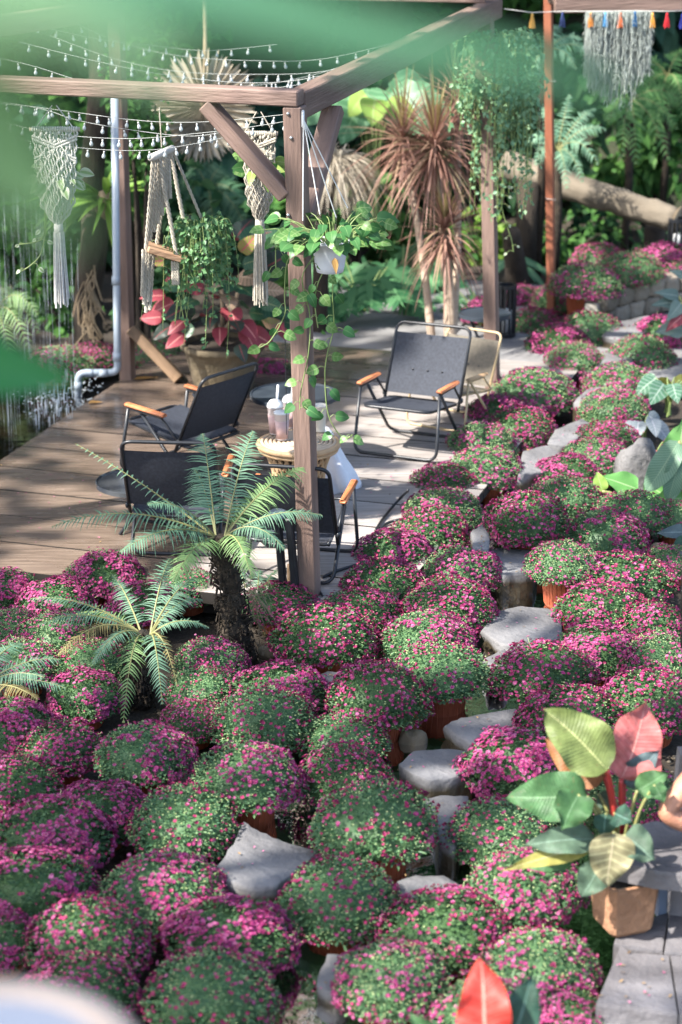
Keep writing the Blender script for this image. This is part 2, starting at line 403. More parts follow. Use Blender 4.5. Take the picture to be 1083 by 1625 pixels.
# ---- grey paving behind the deck
m_pave = M('paving', (0.13, 0.125, 0.12), (0.22, 0.215, 0.21), 3, 0.8, 0.2, 20)
pv = struct(ob('paving', None)); pv['label'] = 'smooth grey paving slabs behind the terrace'
for i in range(3):
    for j in range(2):
        mb = MB(); mb.box(D(4.55 + 0.62 + j * 1.22, -1.0 + i * 1.22 - 0.2, -0.045), (1.2, 1.2, 0.07), RDECK, 0.006); mb.build('slab', m_pave, pv)

# ---- stepping stones
m_stone = M('step_stone', (0.085, 0.082, 0.083), (0.19, 0.187, 0.188), 2.6, 0.75, 0.5, 30, c3=(0.15, 0.13, 0.105), detail=10)
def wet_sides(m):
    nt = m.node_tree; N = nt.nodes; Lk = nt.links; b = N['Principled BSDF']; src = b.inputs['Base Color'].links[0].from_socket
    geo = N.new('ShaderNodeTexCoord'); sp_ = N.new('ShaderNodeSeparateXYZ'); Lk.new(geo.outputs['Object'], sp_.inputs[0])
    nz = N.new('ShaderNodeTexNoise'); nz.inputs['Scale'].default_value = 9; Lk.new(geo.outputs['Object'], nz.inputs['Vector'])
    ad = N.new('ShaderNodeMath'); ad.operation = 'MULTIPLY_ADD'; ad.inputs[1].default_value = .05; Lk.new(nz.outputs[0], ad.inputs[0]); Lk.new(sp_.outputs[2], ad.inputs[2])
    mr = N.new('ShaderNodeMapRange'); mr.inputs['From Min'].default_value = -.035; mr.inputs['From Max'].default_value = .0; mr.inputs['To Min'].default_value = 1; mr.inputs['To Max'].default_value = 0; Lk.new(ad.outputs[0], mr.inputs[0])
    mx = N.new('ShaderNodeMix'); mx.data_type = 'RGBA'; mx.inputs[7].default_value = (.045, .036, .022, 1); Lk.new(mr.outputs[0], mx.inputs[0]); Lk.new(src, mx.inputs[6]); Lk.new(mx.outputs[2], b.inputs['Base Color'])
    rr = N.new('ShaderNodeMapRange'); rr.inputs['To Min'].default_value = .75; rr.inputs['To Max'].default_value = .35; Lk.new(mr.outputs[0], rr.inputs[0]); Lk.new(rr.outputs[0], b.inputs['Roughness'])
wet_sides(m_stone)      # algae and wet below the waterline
def stone(poly, z, h, name, label, m=m_stone, cat='stepping stone', group='stepping stones through the flowers', seed=0):
    pts = [P(x, y, z) for x, y in poly]; c = sum(pts, Vector()) / len(pts)
    base = [pts[i].lerp(pts[(i + 1) % len(pts)], k / 4) + Vector((.012 * noise.noise(pts[i] * 9 + Vector((k, 0, seed))), .012 * noise.noise(pts[i] * 9 + Vector((0, k, seed))), 0)) for i in range(len(pts)) for k in range(4)]; nn = len(base); mb = MB(); vs = []; fs = []
    rings = [(1.0, -h), (1.04, -h * .6), (.97, -h * .3), (1.0, -0.014), (0.985, -0.003), (0.96, 0.0), (0.6, 0.0), (0.25, 0.0)]
    for k, (s, dz) in enumerate(rings):
        for i, p in enumerate(base):
            q = p - c; jit = 1 + (0.16 * noise.noise(p * 6 + Vector((k * .8, seed, 0))) if k < 3 else (.05 * noise.noise(p * 9 + Vector((0, seed, 0))) if k < 4 else 0))
            zz = dz + 0.008 * noise.noise(p * 4 + Vector((seed, k * .3, 0)))
            vs.append(Vector((q.x * s * jit, q.y * s * jit, zz)))
    for k in range(len(rings) - 1):
        for i in range(nn): fs.append((k * nn + i, k * nn + (i + 1) % nn, (k + 1) * nn + (i + 1) % nn, (k + 1) * nn + i))
    fs.append(tuple((len(rings) - 1) * nn + i for i in range(nn))); mb.add(vs, fs)
    o = mb.build(name, m, smooth=True, loc=c); return tag(o, label, cat, group)
STONES = [
 ([(385, 1302), (415, 1318), (450, 1335), (508, 1348), (474, 1378), (440, 1408), (395, 1411), (352, 1396), (343, 1375), (370, 1338)], 0.0, 'large smooth grey flagstone in the gap between the foreground mounds'),
 ([(630, 1398), (660, 1388), (705, 1388), (745, 1412), (705, 1434), (645, 1428)], -0.02, 'grey flagstone half hidden above the bright foreground flowers'),
 ([(668, 1268), (700, 1260), (742, 1262), (748, 1300), (722, 1345), (695, 1335), (690, 1295)], -0.02, 'flat grey stone just in front of the thick rounded stepping stone'),
 ([(632, 1212), (655, 1192), (715, 1187), (768, 1194), (752, 1222), (715, 1235), (678, 1238), (645, 1224)], 0.0, 'thick rounded stepping stone with a brown wet front face'),
 ([(704, 1152), (730, 1138), (770, 1132), (820, 1124), (824, 1150), (782, 1190), (745, 1178)], -0.015, 'wedge shaped grey stepping stone beside the small red pot'),
 ([(763, 1000), (785, 972), (825, 961), (870, 963), (894, 978), (892, 1008), (850, 1024), (795, 1022)], -0.03, 'broad rounded stepping stone half in sun and half in shadow'),
 ([(768, 1046), (800, 1030), (815, 1050), (800, 1072), (775, 1074)], -0.03, 'small grey stone below the broad sunlit stepping stone'),
 ([(762, 878), (790, 868), (840, 871), (852, 890), (846, 908), (800, 913), (770, 900)], 0.005, 'block shaped stepping stone with a dark front beside the orange pot'),
 ([(485, 1078), (520, 1064), (545, 1066), (530, 1092), (500, 1092)], -0.03, 'small grey stone between the mounds below the wooden post'),
 ([(500, 1562), (520, 1512), (560, 1512), (565, 1560), (540, 1578)], -0.05, 'grey slab at the water edge at the bottom of the picture'),
 ([(822, 754), (830, 716), (868, 706), (898, 722), (868, 745)], 0.03, 'sunlit pale path stone between the pink mounds, middle of the upper path'),
 ([(868, 704), (880, 682), (925, 664), (945, 676), (900, 706)], 0.03, 'sunlit pale path stone just above another in the upper path'),
 ([(912, 636), (930, 618), (968, 608), (984, 624), (945, 642)], 0.05, 'pale path stone over a dark hollow in the upper path'),
 ([(950, 578), (965, 556), (1005, 552), (1005, 584), (975, 594)], 0.05, 'grey path stone beside the upper green mound'),
 ([(955, 532), (975, 512), (1030, 500), (1040, 520), (1000, 540)], 0.08, 'topmost sunlit path stone below the low stone wall'),
 ([(752, 872), (748, 845), (764, 832), (778, 848), (775, 870)], 0.10, 'small upright grey stone between the left mounds and the block stone'),
]
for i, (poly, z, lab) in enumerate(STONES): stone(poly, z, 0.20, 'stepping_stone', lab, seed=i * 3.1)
m_rock = M('boulder', (0.085, 0.08, 0.08), (0.19, 0.185, 0.18), 3.5, 0.8, 0.8, 25)
def rock(px, py, wpx, hpx, label, m=m_rock, seed=1.0, cat='rock'):
    c = P(px, py, GZ); s = ppm(c); mb = MB(); rx = wpx / s / 2; rz = hpx / s / 2
    mb.ball((0, 0, rz * .8), (rx, rx * .8, rz), 16, 10, lump=0.35, seed=seed)
    return tag(mb.build('rock', m, smooth=True, loc=c), label, cat)
m_tan = M('tan_rock', (0.14, 0.11, 0.07), (0.27, 0.21, 0.13), 5, .8, .5, 30)
rock(656, 1192, 44, 42, 'small round tan boulder beside the thick stepping stone', m_tan, 2.2)
rock(1046, 892, 40, 34, 'small pale rock at the foot of the pink mound on the right', m_tan, 4.4)
rock(1012, 792, 70, 110, 'tall grey boulder beside the banana leaves', m_rock, 6.1)
rock(425, 1046, 34, 26, 'little pale stone between the fern trunk and a mound', m_tan, 7.7)
rock(985, 700, 60, 60, 'pale boulder beneath the pink speckled leaf', m_tan, 9.3)
rock(790, 715, 34, 30, 'small tan rock among the upper pink mounds', m_tan, 3.6)
rock(270, 1268, 40, 26, 'small blue-grey stone between the pot and the green mound', m_rock, 8.6)

# ---- low stone retaining wall at the top of the path
wall = thing('stone_wall', 'low curved stone wall holding the topmost flower pots', 'wall', P(1000, 512, 0))
m_rub = M('rubble', (0.12, 0.10, 0.075), (0.24, 0.20, 0.155), 6, .9, .8, 30, objrand=True)
wp = [(938, 530), (960, 516), (985, 507), (1010, 500), (1035, 494), (1060, 490), (1085, 486)]
for row in range(2):
    for i in range(len(wp) - 1):
        a = P(*wp[i], 0); b = P(*wp[i + 1], 0); c = (a + b) / 2 + (b - a) * (0.25 if row else 0); L = (b - a).length
        mb = MB(); mb.ball((0, 0, 0), (L * .68, 0.14, 0.105), 14, 10, lump=.35, seed=i * 2 + row * 5)
        for q in range(len(mb.v)): x, y, z = mb.v[q]; mb.v[q] = (max(-L * .485, min(L * .485, x)) , max(-.088, min(.088, y)), max(-.060, min(.060, z)))
        o = mb.build('stone', m_rub, wall, True); o.location = c + UP * (0.07 + row * 0.125) - wall.location
        o.rotation_euler = (0, 0, math.atan2(b.y - a.y, b.x - a.x))
mb = MB(); 
for i in range(len(wp) - 1):
    a = P(*wp[i], 0) - wall.location; b = P(*wp[i + 1], 0) - wall.location; c = (a + b) / 2; L = (b - a).length
    mb.box(c + Vector((0, .03, 0.1)), (L * 1.05, 0.09, 0.22), rotz(math.atan2(b.y - a.y, b.x - a.x)))
mb.build('mortar', M('mortar', (0.22, 0.2, 0.17), (0.3, 0.28, 0.24), 8, .95, .6, 50), wall)
# raised bed behind that wall
mb = MB(); pts = [P(*q, 0) for q in wp]; pts = [p + Vector((0, .1, .2)) for p in pts] + [pts[-1] + Vector((0.5, 1.6, .2)), pts[0] + Vector((.2, 1.1, .2))]
lo = [p - UP * .4 for p in pts]; k = len(pts)
mb.add(pts + lo, [tuple(range(k))] + [(i, (i + 1) % k, k + (i + 1) % k, k + i) for i in range(k)]); struct(mb.build('raised_bed_soil', m_soil))
# ================================================================ pergola
def wood_mat(name, c1, c2, c3):
    m = M(name, c1, c2, 2.2, 0.7, 0.35, 14, stretch=(6, 6, 0.7), c3=c3, contrast=(0.3, 0.65)); return m
m_wood = wood_mat('pergola_wood', (0.10, 0.064, 0.050), (0.205, 0.135, 0.108), (0.27, 0.195, 0.165))
def beam_mesh(a, b, wd, ht, upv=UP, m=None):
    """squared timber from a to b; mesh local z runs along the timber so that the grain follows it"""
    a = Vector(a); b = Vector(b); t = (b - a); L = t.length; t.normalize()
    s = t.cross(upv).normalized(); u2 = s.cross(t)
    mb = MB(); mb.box((0, 0, 0), (wd, ht, L), None, 0.006)
    return mb, Matrix((s, u2, t)).transposed().to_4x4(), (a + b) / 2
def timber(name, a, b, wd, ht, mat, parent, upv=UP):
    mb, rot, c = beam_mesh(a, b, wd, ht, upv); o = mb.build(name, mat, parent)
    o.matrix_local = Matrix.Translation(c - (parent.location if parent else Vector())) @ rot; return o
perg = thing('pergola', 'brown timber pergola with braced posts over the terrace', 'pergola', O1)
PW = 0.09
top1 = V(468, 168, O1.y)
post = timber('post', O1 - UP * .12, top1, PW, PW, m_wood, perg, Ud)
zt = top1.z
B2 = P(783, 617, 0); T2 = V(771, 40, B2.y); T2.z = zt; 
timber('post', B2 - UP * .1, T2, PW * .95, PW * .95, m_wood, perg, Ud)
B3 = P(203, 600, 0); T3 = V(190, 190, B3.y); T3 = B3 + (T3 - B3) * (zt / T3.z)
timber('post', B3 - UP * .1, T3, PW * .95, PW * .95, m_wood, perg, Ud)
B4 = O1 + Wd * 2.6; timber('post', B4 - UP * .1, B4 + UP * zt, PW, PW, m_wood, perg, Ud)
BH, BWd = 0.072, 0.10
# left front beam sits on the post, right beam runs back from it
c1 = Vector((top1.x, top1.y, zt))
lb0, lb1 = c1 - Wd * 0.03 + UP * (BH / 2 + .002), c1 + Wd * 2.75 + UP * (BH / 2 + .002)
timber('beam', lb0, lb1, BWd, BH, m_wood, perg)
rb0, rb1 = c1 + Ud * 0.055 + UP * 0.0, Vector((T2.x, T2.y, zt)) + Ud * 0.3 + UP * 0.0
timber('beam', rb0 + UP * .0 - UP * .005, rb1, 0.07, 0.125, m_wood, perg)
timber('beam', rb0 + Ud * .22 + Wd * .085 - UP * .02, rb1 + Wd * .085 - UP * .02, 0.055, 0.11, m_wood, perg)
bb0 = Vector((T2.x, T2.y, zt + .12)); bb1 = Vector((T3.x, T3.y, zt + .12)) + Wd * .2
timber('beam', bb0, bb1, 0.08, 0.12, m_wood, perg)
timber('beam', Vector((T3.x, T3.y, zt)), c1 + Wd * 2.55 + UP * .13, 0.08, 0.12, m_wood, perg)
# diagonal braces
timber('brace', c1 + Wd * 0.43 - UP * .01, c1 + Wd * 0.04 - UP * 0.42, 0.065, 0.105, m_wood, perg, Ud)
timber('brace', c1 + Ud * 0.60 - UP * .10, c1 + Ud * 0.04 - UP * 0.62, 0.06, 0.10, m_wood, perg, Wd)
timber('brace', P(213, 505, 0.0) * 0 + V(208, 522, B3.y), P(285, 602, 0.02), 0.07, 0.12, M('brace_wood', (0.10, 0.062, 0.035), (0.26, 0.165, 0.095), 2.2, .65, .3, 14, stretch=(6, 6, .7)), perg, Vector((0, -1, .2)))
m_metal = M('bolt_metal', (0.35, 0.35, 0.34), (0.5, 0.5, 0.5), 20, .4, metal=.9)
for z in (-.03, -.14, -.5):
    mb = MB(); mb.ball((0, 0, 0), .009, 8, 5); o = mb.build('bolt', m_metal, perg, True); o.location = c1 - Ud * (PW / 2 + .002) + UP * z + Wd * R.uniform(-.02, .02) - perg.location
# white hook and cord loop on the corner
mb = MB(); hk = V(481, 186, O1.y - .12); mb.tube([hk + Vector((0, .05, .02)), hk, hk - UP * .04, hk + Vector((.01, 0, -.055))], .007, 6)
o = mb.build('hook', M('white_plastic', (.75, .75, .73), (.65, .65, .62), 8, .4), perg, True); o.location = -perg.location

# brown steel pole on the right, and the timber with the tassel string at the top right
m_pole = M('painted_steel', (0.22, 0.075, 0.04), (0.30, 0.11, 0.06), 4, .45, .1, 30)
pb = P(876, 500, 0); pt = V(870, -60, pb.y)
t = thing('steel_pole', 'slim rust brown square steel pole rising among the upper flowers', 'pole', pb)
o = timber('shaft', pb - UP * .1, pt, .058, .058, m_pole, t, Ud)
for py in (128, 316):
    c = V(874, py, pb.y); mb = MB(); mb.tube([c + Vector((-.034, -.034, .01)), c + Vector((.034, -.034, 0)), c + Vector((.034, .034, 0)), c + Vector((-.034, .034, .01)), c + Vector((-.034, -.034, .01))], .003, 5)
    o = mb.build('wire_tie', M('tie_wire', (.5, .45, .4)), t); o.location = -t.location
t = thing('overhead_timber', 'grey brown timber crossing the top right corner above the moss', 'beam', V(1000, 0, 15.5))
timber('timber', V(880, 2, 15.2), V(1150, -4, 15.2), .10, .15, m_wood, t)
# its support post, standing right of the picture
timber('support', P(1150, 560, 0), V(1150, -6, 15.2), .1, .1, m_wood, t, Ud)
timber('support', V(874, -2, pb.y) , V(884, 0, 15.2), .05, .05, m_wood, t, Ud)

# tassels on a cord
TAS = [(845, 32, 'yellow', (.75, .42, .10)), (893, 30, 'navy blue', (.03, .05, .14)), (938, 30, 'orange', (.72, .28, .06)), (961, 30, 'light blue', (.10, .35, .65)), (985, 31, 'coral orange', (.75, .20, .08)), (1008, 29, 'deep blue', (.02, .12, .28)), (1036, 31, 'golden yellow', (.75, .36, .07)), (1059, 31, 'red', (.62, .03, .04)), (1083, 32, 'violet blue', (.06, .07, .4))]
tl = thing('tassel_string', 'cord with a row of bright coloured little tassels at top right', 'bunting', V(960, 18, 15.0))
mb = MB(); mb.tube([V(x, y, 15.05) - tl.location for x, y in ((800, 14), (845, 20), (893, 18), (938, 18), (1008, 17), (1059, 18), (1100, 16))], .003, 5)
mb.build('cord', M('white_cord', (.6, .58, .52), (.5, .48, .43), 30, .9), tl)
for x, y, nm, col in TAS:
    mb = MB(); h = .075
    mb.lathe([(.004, .02), (.009, .012), (.009, 0), (.006, -.004)], 8)
    for q in range(22):
        a = q * 2.4; r = .004 + .0006 * q; mb.tube([(r * .4 * math.cos(a), r * .4 * math.sin(a), 0), (r * math.cos(a), r * math.sin(a), -h * .5), (r * 1.3 * math.cos(a), r * 1.3 * math.sin(a), -h + R.uniform(-.006, .006))], .0022, 4)
    o = mb.build('tassel', M('tassel_' + nm.replace(' ', '_'), col, tuple(c * .8 for c in col), 30, .85), tl, loc=V(x, y - 6, 15.05) - tl.location); o['label'] = nm + ' tassel'
# ================================================================ potted chrysanthemums
m_mleaf = M('mum_leaf', (0.022, 0.068, 0.026), (0.085, 0.165, 0.055), 10, .55, transl=.22, island=True, contrast=(.15, .85))
m_mbud = M('mum_bud', (0.16, 0.27, 0.10), (0.42, 0.46, 0.20), 10, .6, transl=.15, island=True, contrast=(.1, .9))
m_crim = M('mum_crimson_bud', (0.10, 0.006, 0.028), (0.30, 0.015, 0.085), 10, .6, island=True, contrast=(.1, .9))
m_flow = M('mum_flower', (0.19, 0.009, 0.085), (0.39, 0.034, 0.185), 10, .6, transl=.25, island=True, c3=(0.68, 0.27, 0.45), contrast=(.08, .62))
m_heart = M('mum_flower_heart', (0.35, 0.05, 0.09), (0.5, 0.15, 0.10), 10, .7, island=True)
m_terra = M('terracotta', (0.30, 0.065, 0.026), (0.42, 0.11, 0.045), 7, .75, .2, 40, c3=(0.36, 0.14, 0.09))
def dome_point(rr, low=-0.28):
    z = rr.uniform(low, 1.0); a = rr.uniform(0, 2 * math.pi); q = math.sqrt(max(0, 1 - z * z))
    return Vector((q * math.cos(a), q * math.sin(a), z))
def dome_pos(d, k, seed):
    l = 1 + 0.11 * noise.noise(d * 1.9 + Vector((seed, 0, 0))) + 0.06 * noise.noise(d * 5 + Vector((0, seed, 0)))
    return Vector((d.x * .255 * l * k, d.y * .255 * l * k, .20 + (d.z * .235 if d.z > 0 else d.z * .16) * l * k))
m_mleaf2 = M('mum_leaf_fresh', (0.040, 0.115, 0.050), (0.13, 0.235, 0.095), 10, .5, transl=.25, island=True, contrast=(.15, .85))
def make_mum(seed, pink, crim, buds, onesided, leafm=None):
    rr = random.Random(seed); fo = MB(); bu = MB(); fl = MB()
    # inner mass of stems and old leaves
    vs = []; n, k = 18, 8; fo.ball((0, 0, 0), 1, n, k)
    for i in range(len(fo.v)):
        d = Vector(fo.v[i]).normalized(); fo.v[i] = tuple(dome_pos(d, .80, seed) if d.z > -.5 else dome_pos(d, .6, seed))
    for i in range(3300):
        d = dome_point(rr); p = dome_pos(d, rr.uniform(.80, 1.0), seed)
        j = Vector((rr.uniform(-1, 1), rr.uniform(-1, 1), rr.uniform(-.6, 1)))
        dr = (d + j * .9).normalized(); fo.blade(p, dr, (d + j * .3 + UP * .3), rr.uniform(.015, .028), rr.uniform(.009, .016), 'ovate', .25, .3, 2)
    for i in range(buds):
        d = dome_point(rr, -.1); p = dome_pos(d, rr.uniform(.97, 1.05), seed); r = rr.uniform(.0034, .0058)
        bu.add([p + Vector(q) * r for q in ((1, 0, 0), (0, 1, 0), (-1, 0, 0), (0, -1, 0), (0, 0, 1), (0, 0, -1))], [(0, 1, 4), (1, 2, 4), (2, 3, 4), (3, 0, 4), (1, 0, 5), (2, 1, 5), (3, 2, 5), (0, 3, 5)])
    side = Vector((math.cos(seed * 1.7), math.sin(seed * 1.7), .25)).normalized()
    def dens(d):
        q = .45 + 1.5 * noise.noise(d * 2.1 + Vector((seed * 3, 1, 0)))
        return q + onesided * d.dot(side)
    def half(p, d, r):     # half open crimson bud
        a = d.orthogonal().normalized(); b = d.cross(a); vs = [p - d * r * .7]
        for q in range(6): w = q * math.pi / 3; vs.append(p + (a * math.cos(w) + b * math.sin(w)) * r + d * r * (.5 + .3 * (q % 2)))
        vs.append(p + d * r * .3)
        bu.add(vs, [(0, 1 + (q + 1) % 6, 1 + q) for q in range(6)] + [(7, 1 + q, 1 + (q + 1) % 6) for q in range(6)], m=1)
    c = 0
    while c < crim:
        d = dome_point(rr, -.2)
        half(dome_pos(d, rr.uniform(1.0, 1.06), seed), (d + rvec2(rr) * .5).normalized(), rr.uniform(.006, .011)); c += 1
    c = 0; tries = 0
    while c < pink and tries < pink * 30:
        tries += 1; d = dome_point(rr, -.25)
        if rr.random() > dens(d) * .9: continue
        p = dome_pos(d, rr.uniform(1.0, 1.07), seed)
        if rr.random() < .02:      # straggling stems
            q = p + (d + UP * .3) * rr.uniform(.01, .03) + rvec2(rr) * .008; bu.tube([p - d * .03, (p + q) / 2 + rvec2(rr) * .004, q], .0016, 4, False, m=0); p = q
        ax = (d + rvec2(rr) * .5 + UP * .15).normalized(); r = rr.uniform(.0085, .0150)
        a = ax.orthogonal().normalized(); b = ax.cross(a); ph = rr.uniform(0, 6)
        for lay, (sc_, lift, nn) in enumerate(((1.0, .25, 9), (.62, .42, 7))):
            vs = [p - ax * r * .15 * (1 - lay)]
            for q in range(nn * 2):
                w = ph + lay + q * math.pi / nn; s2 = sc_ * (1.0 if q % 2 == 0 else .58)
                vs.append(p + (a * math.cos(w) + b * math.sin(w)) * r * s2 + ax * r * lift * s2 + rvec2(rr) * r * .07)
            fl.add(vs, [(0, 1 + q, 1 + (q + 1) % (nn * 2)) for q in range(nn * 2)])
        fl.add([p + ax * r * .22 + (a * math.cos(w) + b * math.sin(w)) * r * .22 for w in (0, 1.57, 3.14, 4.71)] + [p + ax * r * .34], [(0, 1, 4), (1, 2, 4), (2, 3, 4), (3, 0, 4)], m=1)
        c += 1
    return (fo.mesh('mum_foliage', leafm or m_mleaf), bu.mesh('mum_buds', [m_mbud, m_crim]), fl.mesh('mum_flowers', [m_flow, m_heart]) if pink else None)
def rvec2(rr):
    return Vector((rr.uniform(-1, 1), rr.uniform(-1, 1), rr.uniform(-1, 1)))
# styles: g green with buds, m mixed, p heavy pink, h half green half pink
MUM = {'g': [make_mum(s, 60, 260, 420, .5, m_mleaf2) for s in (11, 12, 13)], 'm': [make_mum(s, 440, 420, 240, .35) for s in (21, 22, 23, 24)],
       'p': [make_mum(s, 1350, 160, 40, .15) for s in (31, 32, 33, 34)], 'h': [make_mum(s, 620, 160, 380, .9, m_mleaf2) for s in (41, 42, 43)],
       'l': [make_mum(s, 430, 140, 700, .25, m_mleaf2) for s in (51, 52)]}
def pot_mesh(h, r, name):
    mb = MB(); mb.lathe([(r * .72, 0), (r * .78, .01), (r * .93, h * .78), (r * 1.04, h * .79), (r * 1.06, h * .985), (r * 1.02, h), (r * .95, h * .99), (r * .93, h * .86), (.0001, h * .86)], 28)
    for q in range(28):      # faint moulded ribs
        a = 2 * math.pi * (q + .5) / 28
        mb.tube([(r * .79 * math.cos(a), r * .79 * math.sin(a), .015), (r * .925 * math.cos(a), r * .925 * math.sin(a), h * .76)], .0025, 4, False)
    return mb.mesh(name, m_terra, True)
POT = pot_mesh(.215, .145, 'mum_pot')
